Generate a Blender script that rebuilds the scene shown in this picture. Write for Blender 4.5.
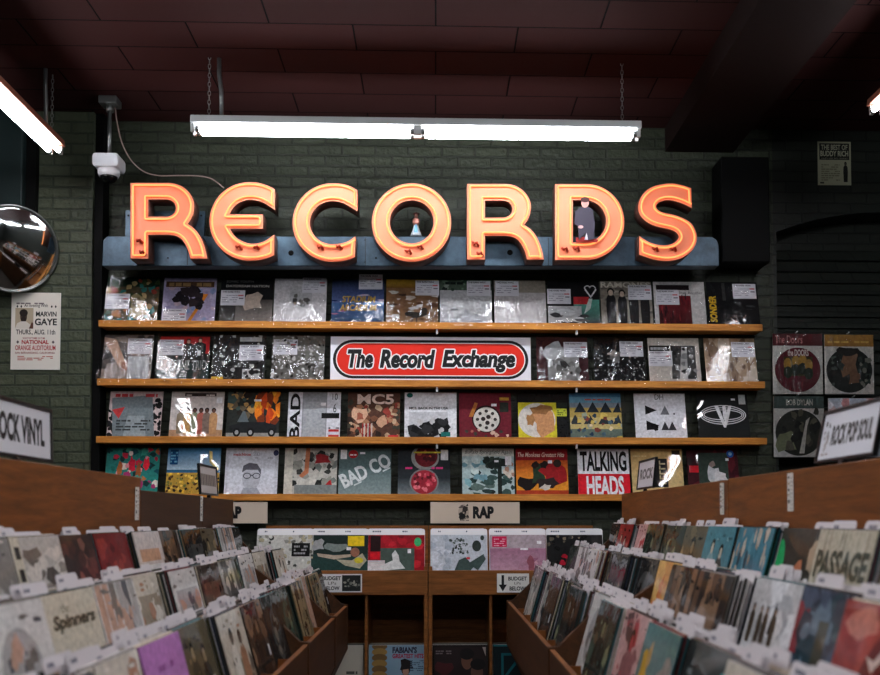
import bpy, bmesh, math, random
from mathutils import Vector, Matrix
R = math.radians
SC = bpy.context.scene
COL = SC.collection
for o in list(bpy.data.objects): bpy.data.objects.remove(o)
# ------------------------------------------------------------------ camera
EYE = Vector((0, 0, 1.25)); F = 1000.0; YAW = R(1.9); PIT = R(2.3)
VPX, VPY = 435.0, 519.0
CX = VPX + F*math.tan(YAW)/math.cos(PIT); CY = VPY - F*math.tan(PIT)
cam = bpy.data.cameras.new('camera'); camo = bpy.data.objects.new('camera', cam); COL.objects.link(camo)
cam.sensor_width = 36; cam.lens = F/880*36; cam.clip_start = .05
cam.shift_x = (440-CX)/880; cam.shift_y = (CY-337.5)/880
camo.location = EYE; camo.rotation_euler = (math.pi/2+PIT, 0, -YAW)
cam.dof.use_dof = True; cam.dof.focus_distance = 5.85; cam.dof.aperture_fstop = 3.4
SC.camera = camo
fw = Vector((math.sin(YAW)*math.cos(PIT), math.cos(YAW)*math.cos(PIT), math.sin(PIT)))
rt = Vector((math.cos(YAW), -math.sin(YAW), 0)); up = rt.cross(fw)
def ray(px, py): return fw*F + rt*(px-CX) - up*(py-CY)
def at(px, py, Y): d = ray(px, py); return EYE + d*(Y/d.y)
def atx(px, py, X): d = ray(px, py); return EYE + d*(X/d.x)
# ------------------------------------------------------------------ world, exposure, light levels
w = bpy.data.worlds.new('world'); SC.world = w; w.use_nodes = True
w.node_tree.nodes['Background'].inputs[0].default_value = (.5, .6, .65, 1)
w.node_tree.nodes['Background'].inputs[1].default_value = .004
SC.view_settings.view_transform = 'Standard'; SC.view_settings.look = 'None'
SC.view_settings.exposure = .22; SC.view_settings.gamma = 1; SC.view_settings.use_curve_mapping = False
TUBE_STRENGTH = 40.0
NEON_STRENGTH = 1.5
# ------------------------------------------------------------------ materials
def lin(c):
    f = lambda v: (v/255/12.92) if v/255 <= .04045 else ((v/255+.055)/1.055)**2.4
    return tuple(f(v) for v in c[:3])
class NT:
    def __init__(s, name):
        s.m = bpy.data.materials.new(name); s.m.use_nodes = True; s.t = s.m.node_tree
        s.b = s.t.nodes['Principled BSDF']; s.out = s.t.nodes['Material Output']
    def n(s, typ, **kw):
        nd = s.t.nodes.new(typ)
        for k, v in kw.items():
            if k[0] == '_': setattr(nd, k[1:], v)
            else: nd.inputs[k.replace('_', ' ')].default_value = v
        return nd
    def l(s, a, b): s.t.links.new(a, b)
    def set(s, **kw):
        for k, v in kw.items(): s.b.inputs[k.replace('_', ' ')].default_value = v
        return s
def flat(name, c, rough=.5, metal=0, spec=.3, **kw):
    t = NT(name); t.b.inputs['Specular IOR Level'].default_value = spec; t.set(Base_Color=(*lin(c), 1), Roughness=rough, Metallic=metal, **kw)
    tc = t.n('ShaderNodeTexCoord'); no = t.n('ShaderNodeTexNoise', Scale=40, Detail=3)
    t.l(tc.outputs['Object'], no.inputs['Vector'])
    mr = t.n('ShaderNodeMapRange', To_Min=max(0, rough-.06), To_Max=min(1, rough+.06))
    t.l(no.outputs[0], mr.inputs['Value']); t.l(mr.outputs[0], t.b.inputs['Roughness'])
    return t.m
def emit(name, c, s, base=(.8, .8, .8)):
    t = NT(name); t.set(Base_Color=(*base, 1), Emission_Color=(*lin(c), 1), Emission_Strength=s); return t.m
def wood(name, c1, c2, axis='X', rough=.45, scale=1):
    t = NT(name); tc = t.n('ShaderNodeTexCoord'); mp = t.n('ShaderNodeMapping')
    sc = {'X': (1.2, 14, 14), 'Y': (14, 1.2, 14)}[axis]
    mp.inputs['Scale'].default_value = tuple(v*scale for v in sc)
    t.l(tc.outputs['Object'], mp.inputs['Vector'])
    n1 = t.n('ShaderNodeTexNoise', Scale=2.2, Detail=6, Roughness=.62, Distortion=.8)
    t.l(mp.outputs[0], n1.inputs['Vector'])
    n2 = t.n('ShaderNodeTexNoise', Scale=14, Detail=2); t.l(mp.outputs[0], n2.inputs['Vector'])
    mx = t.n('ShaderNodeMath', _operation='MULTIPLY_ADD'); mx.inputs[1].default_value = .35
    t.l(n2.outputs[0], mx.inputs[0]); t.l(n1.outputs[0], mx.inputs[2])
    cr = t.n('ShaderNodeValToRGB'); cr.color_ramp.elements[0].position = .42; cr.color_ramp.elements[1].position = .85
    cr.color_ramp.elements[0].color = (*lin(c1), 1); cr.color_ramp.elements[1].color = (*lin(c2), 1)
    t.l(mx.outputs[0], cr.inputs[0]); t.l(cr.outputs[0], t.b.inputs['Base Color'])
    bp = t.n('ShaderNodeBump', Strength=.15, Distance=.002); t.l(n1.outputs[0], bp.inputs['Height']); t.l(bp.outputs[0], t.b.inputs['Normal'])
    t.set(Roughness=rough); t.b.inputs['Specular IOR Level'].default_value = .22; return t.m
def bricks(name, ca, cb, cm, bw=.205, bh=.066, mort=.007, depth=.006, offset=.5, swz=True, rough=.45, vary=.5, spec=.3):
    t = NT(name); tc = t.n('ShaderNodeTexCoord'); sx = t.n('ShaderNodeSeparateXYZ'); cx = t.n('ShaderNodeCombineXYZ')
    t.l(tc.outputs['Object'], sx.inputs[0])
    nz = t.n('ShaderNodeTexNoise', Scale=9, Detail=3); t.l(tc.outputs['Object'], nz.inputs['Vector'])
    ad = t.n('ShaderNodeMath', _operation='MULTIPLY_ADD'); ad.inputs[1].default_value = .012 if swz else 0
    t.l(nz.outputs[0], ad.inputs[0])
    t.l(sx.outputs[2 if swz else 1], ad.inputs[2]); t.l(ad.outputs[0], cx.inputs[1])
    if swz:
        sm = t.n('ShaderNodeMath', _operation='ADD'); t.l(sx.outputs[0], sm.inputs[0]); t.l(sx.outputs[1], sm.inputs[1]); t.l(sm.outputs[0], cx.inputs[0])
    else: t.l(sx.outputs[0], cx.inputs[0])
    br = t.n('ShaderNodeTexBrick', _offset=offset); t.l(cx.outputs[0], br.inputs['Vector'])
    for k, v in dict(Scale=1, Mortar_Size=mort, Mortar_Smooth=.3, Bias=0, Brick_Width=bw, Row_Height=bh).items(): br.inputs[k.replace('_', ' ')].default_value = v
    br.inputs['Color1'].default_value = (*lin(ca), 1); br.inputs['Color2'].default_value = (*lin(cb), 1); br.inputs['Mortar'].default_value = (*lin(cm), 1)
    t.l(br.outputs['Color'], t.b.inputs['Base Color'])
    n2 = t.n('ShaderNodeTexNoise', Scale=34, Detail=5); t.l(tc.outputs['Object'], n2.inputs['Vector'])
    h = t.n('ShaderNodeMath', _operation='MULTIPLY_ADD'); h.inputs[1].default_value = -1.0
    t.l(br.outputs['Fac'], h.inputs[0])
    n3 = t.n('ShaderNodeMath', _operation='MULTIPLY'); n3.inputs[1].default_value = vary; t.l(n2.outputs[0], n3.inputs[0]); t.l(n3.outputs[0], h.inputs[2])
    bp = t.n('ShaderNodeBump', Strength=.9, Distance=depth); t.l(h.outputs[0], bp.inputs['Height']); t.l(bp.outputs[0], t.b.inputs['Normal'])
    t.set(Roughness=rough); t.b.inputs['Specular IOR Level'].default_value = spec; return t.m
def printed(name, rough=.5, coat=0, crough=.06, bump=.0, scale=6, grain=0, spec=.22):
    t = NT(name); a = t.n('ShaderNodeVertexColor', _layer_name='print')
    tc = t.n('ShaderNodeTexCoord'); oi = t.n('ShaderNodeObjectInfo'); ad = t.n('ShaderNodeVectorMath', _operation='ADD')
    ml = t.n('ShaderNodeMath', _operation='MULTIPLY'); ml.inputs[1].default_value = 30; t.l(oi.outputs['Random'], ml.inputs[0])
    t.l(tc.outputs['Object'], ad.inputs[0]); t.l(ml.outputs[0], ad.inputs[1])
    if grain:        # half-tone mottling of the printed picture
        g = t.n('ShaderNodeTexNoise', Scale=60, Detail=5, Roughness=.65); t.l(ad.outputs[0], g.inputs['Vector'])
        mr = t.n('ShaderNodeMapRange', From_Min=.3, From_Max=.7, To_Min=1-grain, To_Max=1+grain*.6); t.l(g.outputs[0], mr.inputs['Value'])
        mu = t.n('ShaderNodeVectorMath', _operation='SCALE'); t.l(a.outputs[0], mu.inputs[0]); t.l(mr.outputs[0], mu.inputs['Scale']); t.l(mu.outputs[0], t.b.inputs['Base Color'])
    else: t.l(a.outputs[0], t.b.inputs['Base Color'])
    t.set(Roughness=rough, Coat_Weight=coat, Coat_Roughness=crough); t.b.inputs['Specular IOR Level'].default_value = spec
    if coat:
        n = t.n('ShaderNodeTexNoise', Scale=scale, Detail=2, Distortion=.6); t.l(ad.outputs[0], n.inputs['Vector'])
        bp = t.n('ShaderNodeBump', Strength=bump, Distance=.03); t.l(n.outputs[0], bp.inputs['Height']); t.l(bp.outputs[0], t.b.inputs['Coat Normal'])
    return t.m
M = {}
M['print_wrap'] = printed('shrink_wrapped_print', .6, .9, .03, .16, 4, .3, .1)
M['print_bin'] = printed('sleeved_print', .6, .6, .06, .13, 6, .3, .1)
M['print_matte'] = printed('matte_print', .6)
M['oak'] = wood('oak_shelf', (150, 86, 28), (222, 150, 68), 'X')
M['brown'] = wood('brown_ply', (84, 45, 15), (132, 76, 30), 'Y', .5)
M['brown_shaded'] = wood('shaded_bin_front_ply', (50, 29, 14), (80, 48, 24), 'Y', .5)  # brown ply with the unlit bin fronts' shade put into its colour
M['brown_dark'] = wood('dark_stained_ply', (50, 30, 17), (72, 44, 24), 'Y', .5)
M['rackwood'] = wood('rack_wood', (86, 50, 22), (142, 88, 42), 'X', .5)
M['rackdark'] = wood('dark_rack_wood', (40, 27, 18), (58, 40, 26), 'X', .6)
M['brick'] = bricks('green_painted_brick', (45, 50, 38), (53, 58, 44), (38, 42, 33), mort=.008, depth=.014, vary=.8)
M['brick_lit'] = bricks('lit_green_painted_brick', (66, 72, 56), (76, 82, 64), (56, 62, 50), mort=.008, depth=.014, vary=.8)  # same green brick, lamp light on the pilaster put into its colour
M['brick_shade'] = bricks('shaded_brick', (30, 34, 30), (36, 40, 34), (24, 27, 24))  # green brick with the dim right end's shade put into its colour
M['ceil'] = bricks('ceiling_panels', (54, 31, 30), (60, 34, 33), (6, 3, 3), bw=.82, bh=.27, mort=.005, depth=.003, swz=False, rough=.8, vary=.15, spec=.06)
M['black'] = flat('black_paint', (10, 10, 10), .6, spec=.08)
M['blackmetal'] = flat('black_metal', (20, 21, 23), .35, .3)
M['beam'] = flat('beam_paint', (30, 20, 18), .8, spec=.05)
M['teal_dark'] = flat('dark_teal_paint', (26, 38, 38), .5)
M['whitemetal'] = flat('white_enamel', (214, 216, 216), .35)
M['rust'] = flat('rusty_brown_enamel', (150, 96, 78), .5)
M['steel'] = flat('grey_steel', (130, 132, 130), .35, .8)
M['tube'] = emit('lit_tube', (244, 248, 255), TUBE_STRENGTH)
M['neon'] = emit('neon_tube', (255, 154, 84), NEON_STRENGTH, (.35, .12, .04))
M['salmon'] = flat('salmon_letter_paint', (238, 140, 104), .5)
M['letter_shade'] = flat('shaded_letter_return', (84, 54, 46), .5)  # shadow on the letters' sides put into the colour
M['electrode'] = flat('red_brown_electrode', (150, 38, 14), .35)
M['whiteplastic'] = flat('white_plastic', (232, 232, 236), .4)
M['domeblack'] = flat('smoked_dome', (12, 12, 14), .08)
M['mirror'] = flat('mirror_glass', (236, 238, 238), .07, 1)
M['card'] = flat('white_card', (232, 230, 232), .5)
M['floor'] = flat('dark_floor', (58, 50, 44), .6)
M['wall'] = flat('dark_wall', (52, 56, 52), .7)
def bluemetal():
    t = NT('blue_patina_metal'); tc = t.n('ShaderNodeTexCoord'); n = t.n('ShaderNodeTexNoise', Scale=3.5, Detail=8, Roughness=.7)
    t.l(tc.outputs['Object'], n.inputs['Vector']); cr = t.n('ShaderNodeValToRGB')
    cr.color_ramp.elements[0].position = .35; cr.color_ramp.elements[1].position = .7
    cr.color_ramp.elements[0].color = (*lin((34, 48, 60)), 1); cr.color_ramp.elements[1].color = (*lin((84, 108, 126)), 1)
    t.l(n.outputs[0], cr.inputs[0]); t.l(cr.outputs[0], t.b.inputs['Base Color']); t.set(Metallic=.45, Roughness=.42)
    bp = t.n('ShaderNodeBump', Strength=.2, Distance=.004); t.l(n.outputs[0], bp.inputs['Height']); t.l(bp.outputs[0], t.b.inputs['Normal'])
    return t.m
M['bluemetal'] = bluemetal()
def clearplastic():
    t = NT('clear_plastic'); tc = t.n('ShaderNodeTexCoord'); oi = t.n('ShaderNodeObjectInfo'); ad = t.n('ShaderNodeVectorMath', _operation='ADD')
    ml = t.n('ShaderNodeMath', _operation='MULTIPLY'); ml.inputs[1].default_value = 40; t.l(oi.outputs['Random'], ml.inputs[0])
    t.l(tc.outputs['Object'], ad.inputs[0]); t.l(ml.outputs[0], ad.inputs[1])
    mp = t.n('ShaderNodeMapping'); mp.inputs['Scale'].default_value = (1.6, 1, .8); mp.inputs['Rotation'].default_value = (0, .5, 0); t.l(ad.outputs[0], mp.inputs['Vector'])
    n = t.n('ShaderNodeTexNoise', Scale=9, Detail=3, Distortion=1.6, Roughness=.45); t.l(mp.outputs[0], n.inputs['Vector'])
    bp = t.n('ShaderNodeBump', Strength=.4, Distance=.03); t.l(n.outputs[0], bp.inputs['Height'])
    g = t.n('ShaderNodeBsdfGlossy', Roughness=.13); t.l(bp.outputs[0], g.inputs['Normal'])
    tr = t.n('ShaderNodeBsdfTransparent'); tr.inputs[0].default_value = (.97, .97, .97, 1)
    fr = t.n('ShaderNodeFresnel', IOR=1.6); t.l(bp.outputs[0], fr.inputs['Normal'])
    m2 = t.n('ShaderNodeMath', _operation='MULTIPLY'); m2.inputs[1].default_value = 1.25; t.l(fr.outputs[0], m2.inputs[0])
    mx = t.n('ShaderNodeMixShader'); t.l(m2.outputs[0], mx.inputs[0]); t.l(tr.outputs[0], mx.inputs[1]); t.l(g.outputs[0], mx.inputs[2])
    t.l(mx.outputs[0], t.out.inputs['Surface']); return t.m
M['clear'] = clearplastic()
# ------------------------------------------------------------------ mesh helpers
def tag(o, label=None, cat=None, group=None, kind=None):
    for k, v in (('label', label), ('category', cat), ('group', group), ('kind', kind)):
        if v: o[k] = v
    return o
def link(name, me, parent=None):
    o = bpy.data.objects.new(name, me); COL.objects.link(o)
    if parent: o.parent = parent
    return o
def mk(name, bm, mat, parent=None, smooth=False, bev=0):
    if bev: bmesh.ops.bevel(bm, geom=list(bm.edges), offset=bev, segments=1, affect='EDGES')
    bmesh.ops.recalc_face_normals(bm, faces=list(bm.faces))
    me = bpy.data.meshes.new(name); bm.to_mesh(me); bm.free()
    for m in (mat if isinstance(mat, list) else [mat]): me.materials.append(m)
    if smooth:
        for p in me.polygons: p.use_smooth = True
    return link(name, me, parent)
def empty(name, loc=(0, 0, 0), rz=0):
    o = link(name, None); o.location = loc; o.rotation_euler = (0, 0, rz); o.empty_display_size = .05; return o
def NB(): return bmesh.new()
def box(bm, x0, x1, y0, y1, z0, z1):
    vs = [bm.verts.new((x, y, z)) for x in (x0, x1) for y in (y0, y1) for z in (z0, z1)]
    for f in ((0, 1, 3, 2), (4, 6, 7, 5), (0, 4, 5, 1), (2, 3, 7, 6), (0, 2, 6, 4), (1, 5, 7, 3)): bm.faces.new([vs[i] for i in f])
    return bm
def boxm(name, x0, x1, y0, y1, z0, z1, mat, parent=None, bev=0): return mk(name, box(NB(), min(x0, x1), max(x0, x1), y0, y1, z0, z1), mat, parent, bev=bev)
def prism(bm, pts, a0, a1, axis='y'):     # pts polygon extruded along an axis; axis y: pts are (x,z)
    f = (lambda p, a: (p[0], a, p[1])) if axis == 'y' else ((lambda p, a: (a, p[0], p[1])) if axis == 'x' else (lambda p, a: (p[0], p[1], a)))
    A = [bm.verts.new(f(p, a0)) for p in pts]; B = [bm.verts.new(f(p, a1)) for p in pts]
    bm.faces.new(A); bm.faces.new(B[::-1]); n = len(pts)
    for i in range(n): bm.faces.new((A[i], B[i], B[(i+1) % n], A[(i+1) % n]))
    return bm
def tube(bm, path, r, n=8, closed=False, rr=None):
    P = [Vector(p) for p in path]; rings = []; N = len(P)
    for i, p in enumerate(P):
        a = P[(i-1) % N] if (closed or i) else p; b = P[(i+1) % N] if (closed or i < N-1) else p
        d = (b-a).normalized(); q = Vector((0, 1, 0)) if abs(d.y) < .9 else Vector((1, 0, 0))
        u = d.cross(q).normalized(); v = d.cross(u); k = rr[i] if rr else r
        rings.append([bm.verts.new(p + (u*math.cos(2*math.pi*j/n) + v*math.sin(2*math.pi*j/n))*k) for j in range(n)])
    for i in range(N if closed else N-1):
        A, B = rings[i], rings[(i+1) % N]
        for j in range(n): bm.faces.new((A[j], A[(j+1) % n], B[(j+1) % n], B[j]))
    if not closed: bm.faces.new(rings[0][::-1]); bm.faces.new(rings[-1])
    return bm
def lathe(bm, prof, n=32, M4=None):        # prof (r, z)
    rings = [[bm.verts.new((M4 or Matrix()) @ Vector((r*math.cos(2*math.pi*j/n), r*math.sin(2*math.pi*j/n), z))) for j in range(n)] for r, z in prof]
    for A, B in zip(rings, rings[1:]):
        for j in range(n): bm.faces.new((A[j], A[(j+1) % n], B[(j+1) % n], B[j]))
    bm.faces.new(rings[0][::-1]); bm.faces.new(rings[-1]); return bm
# ------------------------------------------------------------------ print artwork: flat vector shapes in a unit square, stored as print colours
_tc = {}
def textmesh(s, shear=0, bold=0, spacing=1):
    k = (s, shear, bold, spacing)
    if k in _tc: return _tc[k]
    cu = bpy.data.curves.new('lettering', 'FONT'); cu.body = s; cu.shear = shear; cu.offset = bold; cu.space_character = spacing; cu.resolution_u = 3
    o = bpy.data.objects.new('lettering', cu); COL.objects.link(o)
    e = o.evaluated_get(bpy.context.evaluated_depsgraph_get()); me = e.to_mesh()
    V = [(v.co.x, v.co.y) for v in me.vertices]; Fc = [list(p.vertices) for p in me.polygons]; e.to_mesh_clear()
    bpy.data.objects.remove(o); bpy.data.curves.remove(cu)
    xs = [v[0] for v in V]; ys = [v[1] for v in V]; x0, x1, y0, y1 = min(xs), max(xs), min(ys), max(ys)
    V = [((x-x0)/(x1-x0), (y-y0)/(y1-y0)) for x, y in V]
    _tc[k] = (V, Fc); return _tc[k]
class Art:
    def __init__(s, bg=(255, 255, 255), edge=None):
        s.bgc = bg; s.edge = edge or bg; s.P = []; s.d = .00025
    def poly(s, pts, c, raw=False):
        pts = [(min(max(x, 0), 1), min(max(y, 0), 1)) for x, y in pts]
        s.P.append((pts, c, s.d)); s.d += .00003; return s
    def rect(s, x0, y0, x1, y1, c): return s.poly([(x0, y0), (x1, y0), (x1, y1), (x0, y1)], c)
    def grad(s, x0, y0, x1, y1, cb, ct): s.P.append(([(x0, y0), (x1, y0), (x1, y1), (x0, y1)], [cb, cb, ct, ct], s.d)); s.d += .00003; return s
    def ell(s, cx, cy, rx, ry, c, n=20): return s.poly([(cx+rx*math.cos(2*math.pi*i/n), cy+ry*math.sin(2*math.pi*i/n)) for i in range(n)], c)
    def blob(s, cx, cy, rx, ry, c, rng, n=11, j=.35):
        return s.poly([(cx+rx*k*math.cos(2*math.pi*i/n), cy+ry*k*math.sin(2*math.pi*i/n)) for i in range(n) for k in [1+rng.uniform(-j, j)]], c)
    def ring(s, cx, cy, rx, ry, t, c, a0=0, a1=360, n=24):
        for i in range(n):
            a, b = R(a0+(a1-a0)*i/n), R(a0+(a1-a0)*(i+1)/n)
            s.P.append(([(cx+rx*math.cos(a), cy+ry*math.sin(a)), (cx+rx*math.cos(b), cy+ry*math.sin(b)), (cx+(rx-t)*math.cos(b), cy+(ry-t)*math.sin(b)), (cx+(rx-t)*math.cos(a), cy+(ry-t)*math.sin(a))], c, s.d))
        s.d += .00003; return s
    def text(s, t, x0, y0, x1, y1, c, shear=0, bold=0, rot=0, grow=0):
        V, Fc = textmesh(t, shear, bold); ca, sa = math.cos(R(rot)), math.sin(R(rot)); ox, oy = (x0+x1)/2, (y0+y1)/2
        for f in Fc:
            q = []
            for i in f:
                x, y = x0+V[i][0]*(x1-x0)-ox, y0+V[i][1]*(y1-y0)-oy
                q.append((ox+x*ca-y*sa, oy+x*sa+y*ca))
            s.P.append((q, c, s.d))
        s.d += .00003; return s
    def scatter(s, n, x0, y0, x1, y1, cols, r0, r1, seed, sx=1, sy=1):
        g = random.Random(seed)
        for _ in range(n):
            r = g.uniform(r0, r1); s.blob(g.uniform(x0, x1), g.uniform(y0, y1), r*sx, r*sy, g.choice(cols), g, g.choice((5, 6, 7, 8)), .4)
        return s
    def bars(s, x0, y0, x1, y1, n, c, seed, fill=.55):    # unreadable small print
        g = random.Random(seed); h = (y1-y0)/n
        for i in range(n):
            y = y1-h*(i+1); x = x0
            while x < x1:
                wd = g.uniform(.08, .25)*(x1-x0)
                if g.random() < .8: s.rect(x, y, min(x+wd, x1), y+h*fill, c)
                x += wd+.03*(x1-x0)
        return s
    def fig(s, x, y, h, c, skin, wd=.3, hair=(30, 24, 20), legs=False):
        s.poly([(x-h*wd*.42, y), (x+h*wd*.42, y), (x+h*wd*.5, y+h*.5), (x+h*wd*.46, y+h*.74), (x+h*.07, y+h*.83), (x-h*.07, y+h*.83), (x-h*wd*.46, y+h*.74), (x-h*wd*.5, y+h*.5)], c)
        s.ell(x, y+h*.92, h*.085, h*.1, hair, 12); s.ell(x, y+h*.89, h*.06, h*.08, skin, 12); return s
def sheet_mesh(name, art, w, h, t, mats, ox=0, oz=0):
    """a card w x h x t standing on local z=0, face toward -y, artwork on its face"""
    V = []; Fs = []; Cs = []
    X = (-w/2+ox, w/2+ox); Y = (-t/2, t/2); Z = (oz, h+oz)
    for x in X:
        for y in Y:
            for z in Z: V.append((x, y, z))
    for f, c in (((0, 4, 5, 1), art.bgc), ((2, 3, 7, 6), art.edge), ((0, 1, 3, 2), art.edge), ((4, 6, 7, 5), art.edge), ((0, 2, 6, 4), art.edge), ((1, 5, 7, 3), getattr(art, 'top', art.edge))):
        Fs.append(f); Cs.append([c]*4)
    for pts, c, d in art.P:
        b = len(V); V += [(-w/2+ox+x*w, -t/2-d, oz+y*h) for x, y in pts]; Fs.append(tuple(range(b, b+len(pts))))
        Cs.append(c if isinstance(c, list) else [c]*len(pts))
    me = bpy.data.meshes.new(name); me.from_pydata(V, [], Fs); me.materials.append(mats)
    ca = me.color_attributes.new('print', 'FLOAT_COLOR', 'CORNER'); i = 0
    for p, cs in zip(me.polygons, Cs):
        for c in cs: ca.data[i].color = (*lin(c), 1); i += 1
    # make every art face look toward -y
    bm = bmesh.new(); bm.from_mesh(me)
    for f in bm.faces:
        if f.index >= 6:
            f.normal_update()
            if f.normal.y > 0: f.normal_flip()
    bm.to_mesh(me); bm.free()
    return me
# ------------------------------------------------------------------ the room
H = EYE.z; CEIL = H+2.44; WY = 6.11
def struct(name, bm, mat, bev=0): return tag(mk(name, bm, mat, bev=bev), kind='structure')
XL, XR, YB = -2.95, 3.7, -3.6
struct('floor', box(NB(), XL-.1, XR+.1, YB, WY+.3, -.1, 0), M['floor'])
struct('ceiling', box(NB(), XL-.1, XR+.1, YB, WY+.3, CEIL, CEIL+.1), M['ceil'])
a = at(777, 300, WY); b = at(1010, 230, WY)          # arched opening on the right of the back wall
AX0, AX1 = a.x, a.x+1.35; ASPR = at(777, 232, WY).z; ARISE = .13
bm = NB()
box(bm, XL, AX0-.02, WY, WY+.3, 0, CEIL)
struct('wall_back', bm, M['brick'])
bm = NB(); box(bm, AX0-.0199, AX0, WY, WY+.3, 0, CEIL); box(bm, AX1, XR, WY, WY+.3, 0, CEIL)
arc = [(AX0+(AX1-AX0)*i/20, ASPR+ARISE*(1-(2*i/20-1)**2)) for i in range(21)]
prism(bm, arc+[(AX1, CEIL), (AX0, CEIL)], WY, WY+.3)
struct('wall_back_arch', bm, M['brick_shade'])
struct('wall_left', box(NB(), XL-.1, XL, YB, WY, 0, CEIL), M['wall'])
struct('wall_right', box(NB(), XR, XR+.1, YB, WY, 0, CEIL), M['wall'])
struct('wall_front', box(NB(), XL, XR, YB-.1, YB, 0, CEIL), M['wall'])
# bricked-up window behind the arch: dark overlapping boards
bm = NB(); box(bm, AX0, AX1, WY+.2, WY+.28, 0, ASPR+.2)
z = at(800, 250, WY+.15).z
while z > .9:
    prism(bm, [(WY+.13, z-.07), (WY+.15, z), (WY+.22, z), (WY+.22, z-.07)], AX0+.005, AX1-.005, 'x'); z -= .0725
struct('window_1', bm, M['brick_shade'])
# pilaster on the left, teal casing and painted shadow strip beside it
PY = 5.97
p0 = XL+.001; p1 = at(92, 250, PY).x
struct('trim_1', box(NB(), p0, p1, PY, WY+.01, 0, CEIL-.002), M['brick_lit'])
struct('trim_4', box(NB(), p1+.001, p1+.05, PY+.03, WY-.001, 0, CEIL-.002), M['black'])
d0 = XL+.002; d1 = at(20.5, 250, PY-.1).x; zb = at(10, 268, PY-.1).z      # teal panelled casing in the corner above the mirror
struct('trim_5', box(NB(), d0, d1, PY-.1, PY-.001, zb, CEIL-.02), M['teal_dark'], bev=.006)
struct('shadow_strip', box(NB(), d1+.002, d1+.06, PY-.05, PY-.001, zb, CEIL-.05), M['black'])  # black strip standing in for the shadow beside the teal casing
# ceiling beam running towards the camera, black casing below it
b0 = at(665, 152, WY); b1 = at(733, 152, WY)
struct('trim_2', box(NB(), b0.x, b1.x, YB, WY-.001, b0.z, CEIL-.001), M['beam'])
c0 = at(722, 262, 5.9); c1 = at(769, 156, 5.9)
struct('trim_3', box(NB(), c0.x, c1.x, 5.9, WY-.001, c0.z, c1.z-.005), M['black'], bev=.006)
# ------------------------------------------------------------------ fluorescent lights
def fluorescent(c, length, along_y, label, body, chains=(-.46, .46), conduit=None, group=None):
    e = tag(empty('fluorescent_light', c, math.pi/2 if along_y else 0), label, 'light', group)
    L = length/2
    mk('housing', prism(NB(), [(-.05, -.005), (.05, -.005), (.042, .036), (-.042, .036)], -L, L, 'x'), body, e, bev=.003)
    for yy in (-.027, .027):
        for k in (-1, 1):
            x0, x1 = (-L+.025, -.02) if k < 0 else (.02, L-.025)
            t = mk('tube', tube(NB(), [(x0+.02, yy, -.034), (x1-.02, yy, -.034)], .0148, 14), M['tube'], e, True)
            for xa in (x0, x1-.02): mk('cap', tube(NB(), [(xa, yy, -.034), (xa+.02, yy, -.034)], .0151, 12), M['steel'], t, True)
    for x in (-L, -.02, L-.022):
        for yy in (-.027, .027): boxm('lamp_holder', x, x+.018 if x != -.02 else .02, yy-.01, yy+.01, -.05, -.0055, M['whitemetal'], e, bev=.002)
    top = CEIL-c[2]
    for f in chains:
        bm = NB(); z = .036; i = 0
        while z < top:
            lk = [(f*length+.007*math.cos(q)*(i % 2), .007*math.cos(q)*((i+1) % 2), z+.012+.015*math.sin(q)) for q in [2*math.pi*j/8 for j in range(8)]]
            tube(bm, lk, .0018, 5, True); z += .024; i += 1
        mk('chain', bm, M['steel'], e, True)
    if conduit is not None:
        x = conduit*length
        mk('conduit', tube(NB(), [(x+.015, .01, .034), (x+.012, .01, top*.5), (x, .01, top*.75), (x-.002, .01, top)], .011, 10), M['steel'], e, True)
    return e
FY = 5.24; fa = at(192, 131, FY); fb = at(640, 131, FY)
LZ = (fa.z+fb.z)/2+.02
fluorescent(((fa.x+fb.x)/2, FY, LZ), fb.x-fa.x, False, 'long white fluorescent light hanging on chains above the neon letters', M['whitemetal'], (-.463, .46), -.442)
lx = at(62, 152, 5.55).x; lz = at(62, 152, 5.55).z+.03
fluorescent((lx-.03, 5.55-1.22, lz), 2.44, True, 'fluorescent light with a rusty brown housing at the upper left edge', M['rust'], (.47, -.46), .44)
fluorescent((lx-.03, 5.55-1.22-2.9, lz), 2.44, True, 'fluorescent light over the left bins behind the camera', M['rust'])
rx = at(868, 112, 5.0).x; rz_ = at(868, 112, 5.0).z+.03
fluorescent((rx+.04, 5.0-1.22, rz_), 2.44, True, 'fluorescent light with a brown housing at the upper right edge', M['rust'])
fluorescent((rx+.04, 5.0-1.22-2.9, rz_), 2.44, True, 'fluorescent light over the right bins behind the camera', M['rust'])
fluorescent((.05, 2.2, LZ), 2.44, False, 'white fluorescent light hanging over the middle of the aisle', M['whitemetal'])
fluorescent((.05, -.6, LZ), 2.44, False, 'white fluorescent light hanging over the aisle behind the camera', M['whitemetal'])
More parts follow.
